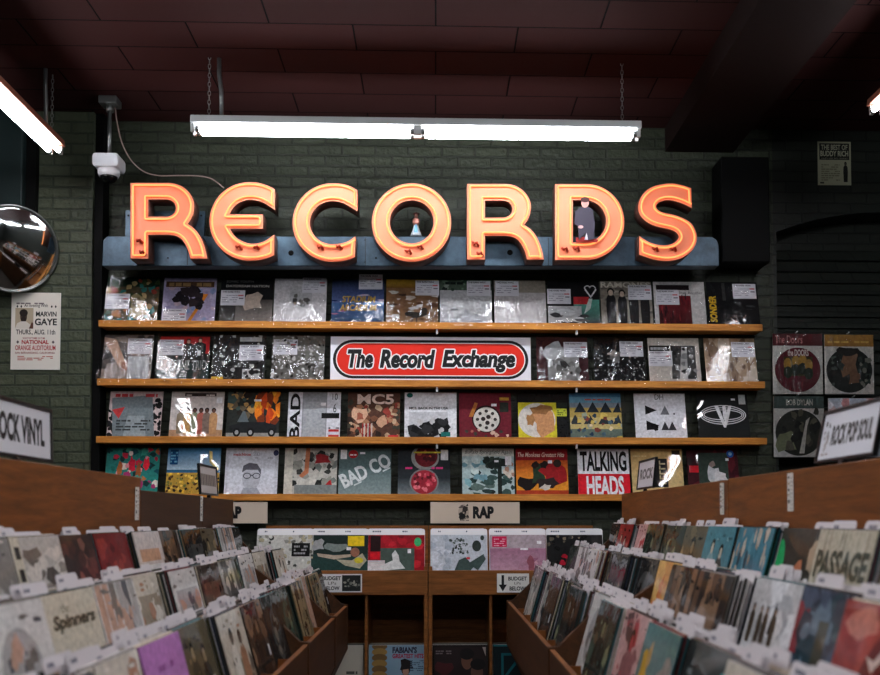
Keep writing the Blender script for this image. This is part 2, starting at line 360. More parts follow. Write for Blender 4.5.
# ------------------------------------------------------------------ neon sign: raceway and letters
RY = 5.84
def pz(px, py, Y): q = at(px, py, Y); return (q.x, q.z)
rw = tag(empty('sign_raceway', at(410, 266, RY)), 'long blue patinated metal raceway that carries the neon letters', 'sign frame')
o = rw.location
def rel(pts): return [(x-o.x, z-o.z) for x, z in pts]
mk('panel', prism(NB(), rel([pz(102, 266, RY), pz(719, 266, RY), pz(719, 246, RY), pz(717, 240, RY), pz(712, 236.5, RY), pz(107, 236, RY), pz(103, 240, RY)]), 0, .09, 'y'), M['bluemetal'], rw, bev=.004)
for px in (130, 300, 470, 690):
    q = rel([pz(px, 250, RY)])[0]; boxm('wall_bracket', q[0]-.03, q[0]+.03, .09, WY-RY-.001, q[1]-.02, q[1]+.03, M['blackmetal'], rw)
for a, b in (((125, 236), (205, 211)), ((438, 236), (446, 230))):
    q = rel([pz(*a, RY+.03), pz(b[0], b[1], RY+.03)])
    boxm('mounting_plate', q[0][0], q[1][0], .03, .05, q[0][1]-.01, q[1][1], M['bluemetal'], rw, bev=.002)
for px, py, rr in ((291, 253, .016), (510, 252.5, .017), (168, 258, .005), (376, 258, .006), (200, 214, .006), (127, 214, .006), (365, 240, .004), (365, 262, .004)):
    q = rel([pz(px, py, RY)])[0]
    mk('bolt_hole', lathe(NB(), [(rr, 0), (rr*.8, .003)], 14, Matrix.Translation((q[0], -.001 if py > 230 else .029, q[1])) @ Matrix.Rotation(R(90), 4, 'X')), M['black'], rw)
for px in (187, 365, 548):
    q = rel([pz(px, 266, RY), pz(px+1.2, 237, RY)]); boxm('panel_seam', q[0][0], q[0][0]+.004, -.002, .001, q[0][1]+.004, q[1][1]-.006, M['blackmetal'], rw)
def cr_spline(pts, closed=False, n=5):     # pts: (x, y[, 'c']) with 'c' a hard corner
    out = []; N = len(pts)
    for i in range(N if closed else N-1):
        p1, p2 = pts[i], pts[(i+1) % N]; c1, c2 = len(p1) > 2, len(p2) > 2
        p0 = p1 if (c1 or (not closed and i == 0)) else pts[(i-1) % N]; p3 = p2 if (c2 or (not closed and i == N-2)) else pts[(i+2) % N]
        if c1 and c2: out.append((p1[0], p1[1])); continue
        for k in range(n):
            t = k/n; r = []
            for d in (0, 1):
                a_, b_, c_, d_ = p0[d], p1[d], p2[d], p3[d]
                r.append(.5*(2*b_+(c_-a_)*t+(2*a_-5*b_+4*c_-d_)*t*t+(3*b_-a_-3*c_+d_)*t**3))
            out.append(tuple(r))
    if not closed: out.append((pts[-1][0], pts[-1][1]))
    return out
def arcp(cx, cy, rx, ry, a0, a1, n=16): return [(cx+rx*math.cos(R(a0+(a1-a0)*i/n)), cy-ry*math.sin(R(a0+(a1-a0)*i/n))) for i in range(n+1)]
def inset(loop, d):
    n = len(loop); A = sum(loop[i][0]*loop[(i+1) % n][1]-loop[(i+1) % n][0]*loop[i][1] for i in range(n)); s = 1 if A > 0 else -1
    out = []
    for i in range(n):
        p, q, r = Vector(loop[i-1]), Vector(loop[i]), Vector(loop[(i+1) % n])
        e1, e2 = (q-p).normalized(), (r-q).normalized()
        n1, n2 = Vector((-e1.y, e1.x))*s, Vector((-e2.y, e2.x))*s
        m = (n1+n2); L = m.length
        if L < .2: m = n1; k = 1
        else: m /= L; k = 1/max(.45, m.dot(n1))
        out.append(tuple(q+m*d*k))
    return out
def resample(loop, n):
    P = [Vector(p) for p in loop]+[Vector(loop[0])]; D = [0]
    for a_, b_ in zip(P, P[1:]): D.append(D[-1]+(b_-a_).length)
    out = []; j = 0
    for i in range(n):
        t = D[-1]*i/n
        while D[j+1] < t: j += 1
        out.append(tuple(P[j].lerp(P[j+1], (t-D[j])/max(1e-9, D[j+1]-D[j]))))
    return out
def chaikin(l): 
    o_ = []
    for i in range(len(l)):
        a_, b_ = Vector(l[i]), Vector(l[(i+1) % len(l)]); o_ += [tuple(a_.lerp(b_, .25)), tuple(a_.lerp(b_, .75))]
    return o_
Z1 = 5.176
def Rshape(dx, dy):
    out = [(55, 42), (250, 42)]+arcp(250, 165, 135, 123, 90, 0)[1:]+[(380, 200), (367, 230), (350, 254)]+cr_spline([(350, 254), (383, 277), (412, 312), (437, 368), (452, 433)])[1:]+[(365, 433)]+cr_spline([(365, 433), (352, 388), (325, 340), (292, 317), (250, 310)])[1:]+[(147, 310), (147, 433), (55, 433)]
    hole = [(147, 127), (240, 127)]+arcp(240, 172, 50, 45, 90, -90)[1:]+[(147, 217)]
    s = lambda l: [(x+dx, y+dy) for x, y in l]
    return [s(out), s(hole)]
Eo = arcp(670, 240, 206, 202, 86, 280, 40)
Esh = [[(802, 182, 'c'), (802, 75, 'c'), (750, 52), (700, 40), ]]
def Eshape():
    out = [(802, 182), (802, 75)]+cr_spline([(802, 75), (760, 54), (715, 41), (670, 38)])[1:]+arcp(670, 241, 206, 203, 90, 270, 36)[1:]+cr_spline([(670, 444), (720, 441), (765, 430), (798, 415)])[1:]+[(798, 310)]
    out += cr_spline([(798, 310), (745, 345), (680, 357), (620, 337), (585, 305), (568, 278)])[1:]+[(740, 278), (740, 205), (566, 205)]
    out += cr_spline([(566, 205), (590, 165), (630, 137), (680, 128), (740, 142), (802, 182)])[1:-1]
    return [out]
def Cshape():
    out = [(375, 188), (375, 80)]+cr_spline([(375, 80), (335, 58), (290, 46), (245, 44)])[1:]+arcp(245, 247, 205, 203, 90, 270, 36)[1:]+cr_spline([(245, 450), (290, 447), (330, 438), (362, 425)])[1:]+[(365, 318)]
    out += cr_spline([(365, 318), (330, 342), (290, 355), (245, 359)])[1:]+arcp(245, 247, 116, 112, 270, 90, 30)[1:]+cr_spline([(245, 135), (285, 140), (325, 158), (375, 188)])[1:-1]
    return [out]
def Oshape(): return [arcp(655, 247, 205, 203, 0, 360, 60)[:-1], arcp(656, 243, 114, 112, 0, 360, 48)[:-1]]
def Dshape():
    return [[(518, 48), (680, 48)]+arcp(680, 244, 196, 196, 90, -90, 36)[1:]+[(518, 440)], [(610, 130), (670, 130)]+arcp(670, 240, 112, 110, 90, -90, 26)[1:]+[(610, 350)]]
def Sshape():
    o_ = cr_spline([(690, 65, 'c'), (693, 163, 'c'), (640, 137), (580, 123), (533, 134), (519, 158), (545, 182), (620, 200), (688, 236), (717, 298), (702, 358), (650, 403), (580, 421), (505, 413), (436, 390, 'c'), (436, 298, 'c'), (480, 327), (540, 344), (592, 339), (626, 313), (622, 287), (590, 268), (500, 245), (446, 205), (431, 158), (448, 103), (500, 59), (580, 42), (640, 49)], True, 5)
    return [o_]
LY = 5.72
FONTS = [('R', Rshape(0, 0), 120, Z1, 'first glowing orange neon letter R, at the left end of the sign'), ('E', Eshape(), 120, Z1, 'glowing orange neon letter E with rounded back'), ('C', Cshape(), 285, Z1, 'glowing orange neon letter C'), ('O', Oshape(), 285, Z1, 'glowing orange neon letter O'), ('R', Rshape(8, 5), 455, Z1, 'glowing orange neon letter R between the letters O and D'), ('D', Dshape(), 455, Z1, 'glowing orange neon letter D with a cutout figure in it'), ('S', Sshape(), 550, 4.889, 'glowing orange neon letter S at the right end of the sign')]
SPOTS = [[(104, 345), (120, 405)], [(618, 378), (708, 378)], [(185, 378), (280, 376)], [(640, 400), (700, 376)], [(108, 360), (130, 412)], [(570, 388), (630, 385)], [(515, 365), (603, 365)]]
def curve_mesh(name, loops, depth):
    cu = bpy.data.curves.new(name, 'CURVE'); cu.dimensions = '2D'; cu.fill_mode = 'BOTH'; cu.extrude = depth/2; cu.bevel_depth = .002; cu.bevel_resolution = 0
    for lp in loops:
        sp = cu.splines.new('POLY'); sp.points.add(len(lp)-1); sp.use_cyclic_u = True
        for p, q in zip(sp.points, lp): p.co = (q[0], q[1], 0, 1)
    ob = bpy.data.objects.new(name, cu); COL.objects.link(ob)
    me = bpy.data.meshes.new_from_object(ob.evaluated_get(bpy.context.evaluated_depsgraph_get())); bpy.data.objects.remove(ob); bpy.data.curves.remove(cu)
    me.transform(Matrix.Rotation(R(90), 4, 'X')); return me
letter_pos = {}
for i, (ch, loops, ox, sc, lab) in enumerate(FONTS):
    W = [[pz(ox+x/sc, 175+y/sc, LY) for x, y in lp] for lp in loops]
    xs = [p[0] for p in W[0]]; zs = [p[1] for p in W[0]]; c = ((min(xs)+max(xs))/2, min(zs))
    W = [[(x-c[0], z-c[1]) for x, z in lp] for lp in W]
    dep = RY-LY-.004
    me = curve_mesh('neon_letter', W, dep); me.materials.clear(); me.materials.append(M['salmon']); me.materials.append(M['letter_shade'])
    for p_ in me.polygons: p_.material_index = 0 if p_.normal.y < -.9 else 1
    L_ = tag(link('neon_letter', me), lab, 'neon sign letter', 'neon letters on the wall'); L_.location = (c[0], LY+dep/2, c[1]); letter_pos[i] = L_
    for k, lp in enumerate(W):
        lo = inset(lp, .0165 if k == 0 else -.0165)
        lo = chaikin(chaikin(resample(lo, 110 if k == 0 else 56)))
        mk('neon_tube', tube(NB(), [(x, -dep/2-.013, z) for x, z in lo], .0048, 8, True), M['neon'], L_, True)
    for x, y in SPOTS[i]:
        q = pz(ox+x/sc, 175+y/sc, LY); q = (q[0]-c[0], q[1]-c[1])
        mk('electrode', tube(NB(), [(q[0]-.016, -dep/2-.003, q[1]+.01), (q[0]-.008, -dep/2-.02, q[1]-.002), (q[0]+.004, -dep/2-.022, q[1]+.006), (q[0]+.014, -dep/2-.004, q[1]-.01)], .008, 8), M['electrode'], L_, True)
# figures standing in the letters
def cutout(name, art_pts, size, loc, label, cat):
    e = tag(empty(name, loc), label, cat)
    for nm, pts, c, y0 in art_pts:
        mk(nm, prism(NB(), [(x*size, z*size) for x, z in pts], y0, y0+.006, 'y'), flat(nm+'_print', c, .6), e)
    return e
oval = lambda cx, cz, rx_, rz2, n=14: [(cx+rx_*math.cos(2*math.pi*k/n), cz+rz2*math.sin(2*math.pi*k/n)) for k in range(n)]
p = at(585, 242, LY-.03); s_ = at(585, 198, LY-.03).z-p.z
cutout('cardboard_cutout', [('base_panel', [(-.2, 0), (.28, 0), (.3, .05), (.1, .12), (-.2, .1)], (150, 30, 26), 0), ('coat', [(-.14, .04), (0, .2), (.06, .04), (.2, .06), (.22, .45), (.17, .74), (.05, .8), (-.1, .78), (-.22, .68), (-.24, .4), (-.16, .35)], (58, 52, 66), -.006), ('head', oval(.0, .87, .085, .1), (206, 150, 140), -.009), ('hair', oval(.0, .95, .1, .06), (70, 34, 34), -.011), ('hand', oval(-.1, .33, .06, .035), (214, 170, 170), -.011), ('shirt', [(-.02, .04), (.03, .2), (.06, .04)], (220, 210, 220), -.012)], s_, p, 'flat cutout of a person in a dark coat standing inside the letter D', 'cutout figure')
p = at(416, 236.3, RY+.03); s_ = at(416, 213, RY+.03).z-p.z
e = tag(empty('figurine', p), 'small white and pink figurine standing inside the letter O', 'figurine')
mk('gown', lathe(NB(), [(.26*s_, 0), (.24*s_, .04*s_), (.15*s_, .25*s_), (.11*s_, .42*s_), (.1*s_, .47*s_)], 16), flat('pale_gown', (206, 214, 222), .5), e, True)
mk('apron', prism(NB(), [(-.08*s_, .12*s_), (.08*s_, .1*s_), (.04*s_, .46*s_), (-.04*s_, .46*s_)], -.21*s_, -.2*s_), flat('blue_apron', (96, 156, 190), .5), e)
mk('torso', lathe(NB(), [(.11*s_, .46*s_), (.16*s_, .58*s_), (.15*s_, .72*s_), (.06*s_, .8*s_)], 16), flat('pink_shawl', (216, 146, 132), .5), e, True)
mk('head', lathe(NB(), [(.02*s_, .78*s_), (.07*s_, .82*s_), (.085*s_, .88*s_), (.06*s_, .94*s_), (.01*s_, .97*s_)], 14), flat('skin_paint', (226, 176, 160), .5), e, True)
mk('hat', lathe(NB(), [(.14*s_, .94*s_), (.13*s_, .97*s_), (.07*s_, .98*s_), (.05*s_, 1.02*s_)], 14), flat('hat_paint', (150, 90, 84), .5), e, True)
# ------------------------------------------------------------------ security camera and cable
p = at(110, 100, 5.78); e = tag(empty('security_camera', (p.x, 5.78, CEIL)), 'white dome security camera hanging from a ceiling pipe', 'security camera')
zz = lambda py: at(110, py, 5.78).z-CEIL
boxm('junction_box', -.052, .052, -.05, .05, zz(106), -.001, M['steel'], e, bev=.004)
mk('pipe', tube(NB(), [(0, 0, zz(106)), (0, 0, zz(158))], .0115, 12), M['steel'], e, True)
mk('collar', tube(NB(), [(0, 0, zz(105)), (0, 0, zz(112))], .022, 12), M['steel'], e, True)
mk('housing', prism(NB(), [(-.066, zz(170)), (.066, zz(170)), (.074, zz(167)), (.074, zz(160)), (.066, zz(157)), (-.066, zz(157)), (-.074, zz(160)), (-.074, zz(167))], -.07, .07), M['whiteplastic'], e, bev=.004)
mk('dome_ring', lathe(NB(), [(.062, zz(169)), (.062, zz(174)), (.054, zz(177)), (.05, zz(177))], 28), M['whiteplastic'], e, True)
mk('dome', lathe(NB(), [(.05, zz(176.5)), (.047, zz(179)), (.035, zz(181.5)), (.018, zz(183)), (.002, zz(183.4))], 28), M['domeblack'], e, True)
pts = [at(*q, 5.76) for q in ((115, 107), (117, 122), (122, 143), (131, 160), (143, 171), (158, 175.5), (178, 175.5), (198, 176))]+[at(212, 179, 5.76), at(224, 188, 5.76)]
sp = cr_spline([(v.x, v.z) for v in pts], False, 5); N_ = len(sp)
tag(mk('cable', tube(NB(), [(x, 5.76, z) for i, (x, z) in enumerate(sp)], .0035, 6), flat('grey_cable', (150, 128, 120), .5), None, True), 'thin cable drooping from the security camera pipe to the letter E', 'cable')
# ------------------------------------------------------------------ convex mirror
p = at(13, 249, 5.8); e = tag(empty('convex_mirror', p), 'round convex security mirror in front of the left brick pillar', 'mirror')
e.rotation_euler = (R(109), 0, R(35))
rad = .245
mk('mirror_glass', lathe(NB(), [(rad*k/14, .05*(1-(k/14)**2)) for k in range(14, 0, -1)]+[(.0005, .05)], 56), M['mirror'], e, True)
mk('rim', tube(NB(), [(rad*math.cos(2*math.pi*k/56), rad*math.sin(2*math.pi*k/56), 0) for k in range(56)], .006, 8, True), M['steel'], e, True)
mk('backing', lathe(NB(), [(rad, -.004), (rad*.9, -.02), (.05, -.03)], 40), M['blackmetal'], e, True)
mk('bracket', tube(NB(), [(0, 0, -.03), (0, .02, -.08), (0, -.02, -.1)], .012, 8), M['blackmetal'], e, True)
# ------------------------------------------------------------------ posters
def poster(px0, py0, px1, py1, Y, art, label, t=.004):
    a_, b_ = at(px0, py1, Y), at(px1, py0, Y)
    o_ = tag(link('poster', sheet_mesh('poster', art, b_.x-a_.x, b_.z-a_.z, t, M['print_matte'])), label, 'poster')
    o_.location = ((a_.x+b_.x)/2, Y, a_.z); return o_
K = (24, 24, 24); CR = (222, 216, 204); RD = (168, 34, 40)
A = Art((226, 220, 210), (250, 250, 250)); A.bars(.1, .85, .66, .885, 1, (120, 110, 110), 3)
A.text('An Evening With', .26, .8, .74, .855, K, bold=.01)
for x in (.12, .2, .82, .9): A.poly([(x, .84), (x+.02, .82), (x, .8), (x-.02, .82)], K)
A.rect(.08, .53, .45, .8, (176, 160, 136)); A.ell(.25, .69, .07, .085, (66, 48, 38)); A.ell(.25, .735, .085, .05, (34, 26, 22)); A.ell(.25, .65, .05, .04, (38, 28, 24))
A.poly([(.08, .53), (.12, .6), (.2, .625), (.3, .625), (.4, .58), (.45, .53)], (214, 206, 196)); A.poly([(.36, .53), (.42, .62), (.45, .6), (.45, .53)], (90, 56, 44))
A.text('MARVIN', .5, .69, .92, .755, K, bold=.03); A.text('GAYE', .48, .575, .93, .665, K, bold=.03)
A.text('THURS., AUG. 11th', .1, .445, .9, .52, K, bold=.02); A.text('SHOWTIME 8 P.M.', .24, .395, .7, .42, (150, 60, 50), bold=.01)
A.text('NATIONAL', .22, .33, .77, .385, RD, bold=.035)
for x in (.14, .86): A.poly([(x, .38), (x+.03, .357), (x, .334), (x-.03, .357)], (90, 80, 80))
A.text('ORANGE AUDITORIUM', .09, .25, .91, .315, RD, bold=.02); A.text('SAN BERNARDINO, CALIFORNIA', .09, .2, .9, .23, (140, 50, 40), bold=.02); A.bars(.14, .12, .86, .185, 3, (190, 110, 100), 5)
poster(10.5, 293, 61, 369.5, PY-.006, A, 'white concert poster on the green brick pillar under the round mirror')
A = Art((150, 150, 126), (120, 120, 104)); A.rect(.05, .58, .95, .96, (26, 28, 24))
A.text('THE BEST OF', .1, .81, .9, .93, (160, 160, 138), bold=.02); A.text('BUDDY RICH', .08, .66, .92, .79, (160, 160, 138), bold=.03); A.text('AND HIS BIG BAND', .1, .6, .9, .63, (140, 140, 120))
A.bars(.1, .1, .66, .5, 8, (110, 108, 88), 4); A.fig(.83, .07, .46, (24, 24, 22), (60, 56, 48), .3); A.rect(.06, .03, .18, .07, (60, 60, 50))
poster(818, 142, 850.5, 185, WY-.004, A, 'grey poster with a small standing figure high on the dark right wall')
# ------------------------------------------------------------------ wall shelves
SY = 5.972; REC = .315
SHELVES = [(322.2, 98.5, 762.5, 'top wooden wall shelf, directly under the neon sign'), (380, 97, 765, 'second wooden wall shelf from the top, with the red shop sign on it'), (437, 96, 767, 'third wooden wall shelf from the top'), (494, 95, 769, 'lowest wooden wall shelf, partly behind the side panels of the bins')]
ledge = []
for py, xa, xb, lab in SHELVES:
    q = at(435, py, SY); x0 = at(xa, py, SY).x; x1 = at(xb, py, SY).x
    e = tag(empty('wall_shelf', ((x0+x1)/2, SY, q.z-.04)), lab, 'shelf', 'wooden record shelves on the back wall'); L = (x1-x0)/2
    boxm('front_board', -L, L, 0, .019, 0, .04, M['oak'], e, bev=.0015)
    boxm('ledge', -L, L, .0195, WY-SY-.001, .001, .014, M['oak'], e)
    for px in (437, 577):
        cx_ = at(px, py+8, SY).x-(x0+x1)/2
        if py < 480: boxm('clip', cx_-.006, cx_+.006, .012, .03, -.028, -.0005, M['whiteplastic'], e, bev=.002)
    ledge.append(q.z-.04+.014)
LEAN = R(14.5)
# a small price card and stickers, shared
A = Art((230, 228, 234)); A.text('THE RARE WAX', .05, .84, .8, .95, (40, 36, 44), bold=.02); A.bars(.06, .2, .7, .78, 4, (150, 146, 160), 2, .3); A.rect(.72, .62, .94, .7, (206, 96, 104)); A.rect(.76, .42, .94, .5, (120, 116, 126))
ME_PRICE = sheet_mesh('price_card', A, .144, .1, .0008, M['print_matte'])
# wrinkled clear outer sleeve, slightly larger than the record
def clear_mesh(seed):
    g = random.Random(seed); n = 22; bm = NB(); W_, H_ = .3165, .321; gr = []
    ph = [(g.uniform(4, 22), g.uniform(-14, 14), g.uniform(0, 6), g.uniform(.0006, .0018)) for _ in range(7)]
    for j in range(n+1):
        row = []
        for i in range(n+1):
            u, v = i/n-.5, j/n
            d = sum(a_*math.sin(6.28*(fx*u*.5+fy*v*.18)+p_) for fx, fy, p_, a_ in ph)
            d *= .6+.8*v
            row.append(bm.verts.new((u*W_, -.008-.02*(1-v)**2-max(-.003, d)*.8, v*H_+(.004*math.sin(9*u*6) if j == n else 0))))
        gr.append(row)
    for j in range(n):
        for i in range(n): bm.faces.new((gr[j][i], gr[j][i+1], gr[j+1][i+1], gr[j+1][i]))
    me = bpy.data.meshes.new('clear_outer_sleeve'); bm.to_mesh(me); bm.free(); me.materials.append(M['clear'])
    for p_ in me.polygons: p_.use_smooth = True
    return me
ME_CLEAR = [clear_mesh(k) for k in range(5)]
def wall_record(row, x0, x1, art, label, price=None, clear=False, t=.005, group=None, wrap=True):
    py = SHELVES[row][0]; q = at((x0+x1)/2, py, SY+.04)
    me = sheet_mesh('record_sleeve', art, REC, REC, t, M['print_wrap' if wrap and not clear else 'print_bin' if clear else 'print_wrap'])
    o_ = tag(link('record_sleeve', me), label, 'record', group)
    o_.location = (q.x, SY+.026, ledge[row]+.0006); o_.rotation_euler = (-(R(14) if row == 0 else LEAN), 0, 0)
    if price:
        c_ = link('price_card', ME_PRICE, o_); c_.location = ((price[0]-.5)*REC, -t/2-.0035, price[1]*REC)
    if clear:
        c_ = link('clear_outer_sleeve', ME_CLEAR[clear % 5], o_); c_.location = (0, 0, 0)
    return o_
BK, WH = (18, 18, 20), (236, 234, 236)
G1, G2, G3, G4 = 'records on the top shelf', 'records on the second shelf', 'records on the third shelf', 'records on the lowest wall shelf'
# --- top shelf
A = Art((84, 74, 50)); A.rect(0, .8, 1, 1, (26, 48, 34)); A.scatter(60, 0, 0, 1, .95, [(120, 92, 52), (176, 112, 58), (70, 112, 96), (60, 74, 40), (150, 60, 44), (196, 170, 120), (48, 128, 122)], .03, .09, 1)
A.blob(.6, .4, .17, .25, (150, 136, 96), random.Random(3)); A.blob(.6, .5, .1, .1, (110, 98, 66), random.Random(4)); A.blob(.6, .25, .11, .1, (178, 160, 120), random.Random(5))
wall_record(0, 104, 157, A, 'busy green and brown sleeve at the left end of the top shelf', (.23, .33), 1, group=G1)
A = Art((186, 176, 206)); A.scatter(30, 0, 0, 1, .9, [(206, 198, 222), (168, 160, 200), (216, 190, 200), (150, 170, 210)], .04, .1, 2); A.rect(.04, .8, .96, .92, (96, 66, 44)); A.bars(.1, .82, .9, .91, 1, (176, 140, 90), 3, .8)
A.poly([(.45, .02), (.52, .02), (.86, .66), (.6, .66), (.6, .6), (.76, .6)], (222, 140, 44)); A.scatter(16, .25, .36, .72, .8, [(36, 28, 34), (52, 40, 44), (24, 20, 26)], .06, .12, 5); A.bars(.62, .04, .92, .1, 1, (110, 90, 150), 6)
wall_record(0, 161, 215, A, 'lavender sleeve with an orange triangle on the top shelf', (.24, .02), 2, group=G1)
A = Art((24, 24, 26)); A.grad(0, 0, 1, .55, (180, 172, 166), (84, 78, 74)); A.grad(0, 0, .3, .55, (96, 92, 90), (40, 38, 38)); A.blob(.62, .5, .18, .2, (214, 196, 180), random.Random(1)); A.text('SONIC YOUTH', .1, .91, .62, .955, (150, 150, 150)); A.text('DAYDREAM NATION', .1, .81, .92, .86, (216, 210, 204), bold=.02)
wall_record(0, 219, 272, A, 'black sleeve with two lines of pale lettering above a soft grey glow', (.24, .42), 3, group=G1)
A = Art((226, 222, 224)); A.rect(.3, .38, .72, .84, (206, 204, 206)); A.scatter(14, .36, .4, .66, .66, [(120, 116, 112), (96, 92, 90), (176, 150, 130)], .03, .06, 4); A.bars(.2, .12, .7, .22, 2, (206, 202, 206), 3)
wall_record(0, 273, 326, A, 'white sleeve with a small faded grey picture in its middle', (.76, .7), 4, group=G1)
A = Art((34, 48, 92)); A.grad(0, 0, 1, .5, (20, 44, 70), (90, 130, 190)); A.grad(0, .5, 1, 1, (110, 130, 190), (16, 18, 34)); A.scatter(30, 0, 0, 1, .7, [(60, 110, 170), (140, 170, 220), (40, 60, 120), (230, 220, 240), (190, 120, 150)], .01, .04, 9, 3, .6)
A.text('STADIUM', .2, .5, .84, .64, (92, 60, 22), bold=.05, shear=.1); A.text('ARCADIUM', .16, .32, .86, .46, (92, 60, 22), bold=.05, shear=.1); A.text('STADIUM', .2, .51, .84, .64, (236, 196, 104), bold=.02, shear=.1); A.text('ARCADIUM', .16, .33, .86, .46, (236, 196, 104), bold=.02, shear=.1)
wall_record(0, 331, 384, A, 'deep blue sleeve with two lines of golden lettering', (.74, .78), 5, group=G1)
A = Art((150, 112, 80)); A.grad(0, .82, 1, 1, (140, 96, 40), (216, 176, 60)); A.scatter(50, 0, 0, 1, .8, [(196, 176, 156), (110, 76, 56), (226, 216, 206), (160, 120, 92), (90, 66, 50), (240, 236, 230)], .02, .07, 11, 1.7, .7)
A.blob(.56, .26, .18, .07, (66, 60, 56), random.Random(2)); A.blob(.73, .34, .06, .05, (76, 66, 60), random.Random(5)); A.poly([(.5, .2), (.52, .2), (.5, .06), (.48, .06)], (66, 56, 50)); A.poly([(.58, .2), (.6, .2), (.6, .06), (.58, .06)], (66, 56, 50))
wall_record(0, 386, 438, A, 'sandy brown sleeve with a bird standing on a beach', (.79, .66), 6, group=G1)
A = Art((206, 206, 208)); A.rect(0, .78, 1, 1, (86, 104, 88)); A.scatter(26, 0, .78, 1, 1, [(56, 76, 62), (116, 140, 120), (40, 52, 46), (150, 160, 150)], .02, .06, 12); A.bars(.1, .9, .8, .96, 1, (30, 40, 34), 3, .9); A.scatter(20, 0, 0, 1, .7, [(222, 222, 224), (190, 190, 194), (150, 152, 156)], .03, .1, 13, 2, .5); A.poly([(.12, .05), (.5, .38), (.9, .06)], (172, 174, 180))
wall_record(0, 440, 492, A, 'silvery white sleeve with a strip of green along its top', (.75, .66), 7, group=G1)
A = Art((206, 200, 200)); A.rect(0, .74, 1, 1, (166, 156, 142))
wall_record(0, 494, 547, A, 'plain pale sleeve under creased clear plastic, beige along the top', (.25, .66), 8, group=G1)
A = Art((24, 22, 24)); A.grad(.5, .1, 1, .6, (60, 60, 62), (110, 190, 170)); A.rect(.5, .5, .8, .66, (206, 52, 58)); A.rect(0, 0, .65, .46, (206, 206, 208)); A.scatter(14, .1, .02, .95, .4, [(60, 60, 62), (230, 230, 232), (96, 96, 98)], .04, .09, 14, 2, .6)
for sx in (-1, 1): A.ring(.83+sx*.05, .84, .065, .065, .02, WH, 0 if sx > 0 else 20, 170 if sx > 0 else 190, 12)
A.poly([(.72, .81), (.74, .84), (.84, .68), (.94, .84), (.96, .81), (.84, .63)], WH); A.poly([(.8, .62), (.87, .62), (.82, .4), (.7, .3), (.74, .44)], (224, 236, 230))
wall_record(0, 548, 600.4, A, 'dark sleeve with a white heart outline at its upper right', (.22, .5), 9, group=G1)
A = Art((150, 140, 128)); A.scatter(60, 0, 0, 1, .9, [(170, 160, 146), (130, 120, 110), (112, 104, 96), (190, 180, 166)], .02, .06, 15, 1.6, .7)
for k, x in enumerate((.2, .42, .64, .86)): A.fig(x, .02+.015*k, .82-.05*(k % 2), (32, 30, 32), (214, 190, 170), .24)
A.text('RAMONES', 0.01, .86, .98, .98, (228, 220, 206), bold=.03)
wall_record(0, 601.2, 653.5, A, 'grey sleeve with four figures in black before a brick wall', (.77, .6), 10, group=G1)
A = Art((222, 218, 216)); A.rect(.05, .82, .7, .93, (40, 28, 30)); A.grad(.08, .06, .72, .7, (70, 18, 24), (130, 26, 36)); A.scatter(30, .1, .1, .7, .68, [(96, 20, 30), (150, 36, 46), (50, 14, 20)], .01, .02, 16, 1, 5); A.text('love Another', .5, .73, .96, .79, (60, 54, 56))
wall_record(0, 655, 707, A, 'white sleeve with a dark red curtain picture', (.26, .5), 11, group=G1)
A = Art((16, 16, 18)); A.text('SONDER', -.18, .35, .38, .49, (236, 190, 40), rot=90, bold=.04, shear=.15); A.scatter(10, .45, .05, .9, .5, [(40, 40, 42), (70, 70, 72), (28, 28, 30)], .02, .08, 17, 2, .4); A.rect(.3, .6, .36, .98, (60, 60, 58))
wall_record(0, 708, 761, A, 'black sleeve with yellow lettering running up its left edge', (.74, .64), 12, group=G1)
# --- second shelf
A = Art((104, 96, 92)); A.scatter(40, 0, 0, 1, 1, [(80, 76, 76), (140, 126, 118), (62, 66, 66), (166, 150, 140)], .05, .15, 21, 1.5, .8); A.poly([(.02, .96), (.3, .9), (.52, .4), (.4, .32)], (216, 176, 150)); A.blob(.52, .34, .12, .1, (156, 104, 80), random.Random(3)); A.grad(.55, 0, .95, .55, (176, 180, 184), (206, 210, 214))  # pale grey patch is the plastic's white glare, painted in
wall_record(1, 98, 150, A, 'grey sleeve with a pink-tan wedge at the left end of the second shelf', (.75, .6), 13, group=G2)
A = Art((26, 32, 32)); A.rect(.04, .62, .98, .97, (196, 36, 40)); A.rect(0, 0, 1, .42, (40, 58, 56)); A.fig(.58, .42, .5, (22, 20, 22), (206, 160, 140), .5); A.fig(.8, .46, .48, (24, 22, 24), (226, 190, 170), .5); A.rect(.76, .58, .82, .68, WH); A.text('ALKALINE TRIO', .06, .28, .95, .48, (150, 156, 156), bold=.02)
wall_record(1, 156, 208, A, 'black and red sleeve with grey block lettering across its middle', (.26, .58), 14, group=G2)
A = Art((44, 44, 44)); A.scatter(110, 0, 0, 1, 1, [(206, 204, 200), (120, 120, 118), (28, 28, 28), (70, 70, 70), (24, 24, 24)], .015, .05, 22); A.rect(0, 0, .22, .14, (236, 190, 50)); A.rect(.5, .87, .92, .96, (214, 212, 212)); A.rect(.58, 0, .9, .3, (220, 220, 220)); A.scatter(8, .62, .04, .86, .26, [(40, 40, 40), (90, 90, 90)], .03, .06, 23)
wall_record(1, 212, 264, A, 'black and white crowd photo sleeve with a yellow sticker', (.73, .48), 15, group=G2)
A = Art((126, 122, 116)); A.scatter(200, 0, 0, 1, 1, [(206, 202, 196), (88, 84, 78), (150, 146, 138), (60, 58, 54), (226, 224, 220)], .01, .035, 24)
wall_record(1, 271, 324, A, 'speckled grey sleeve left of the red shop sign', (.25, .6), 16, group=G2)
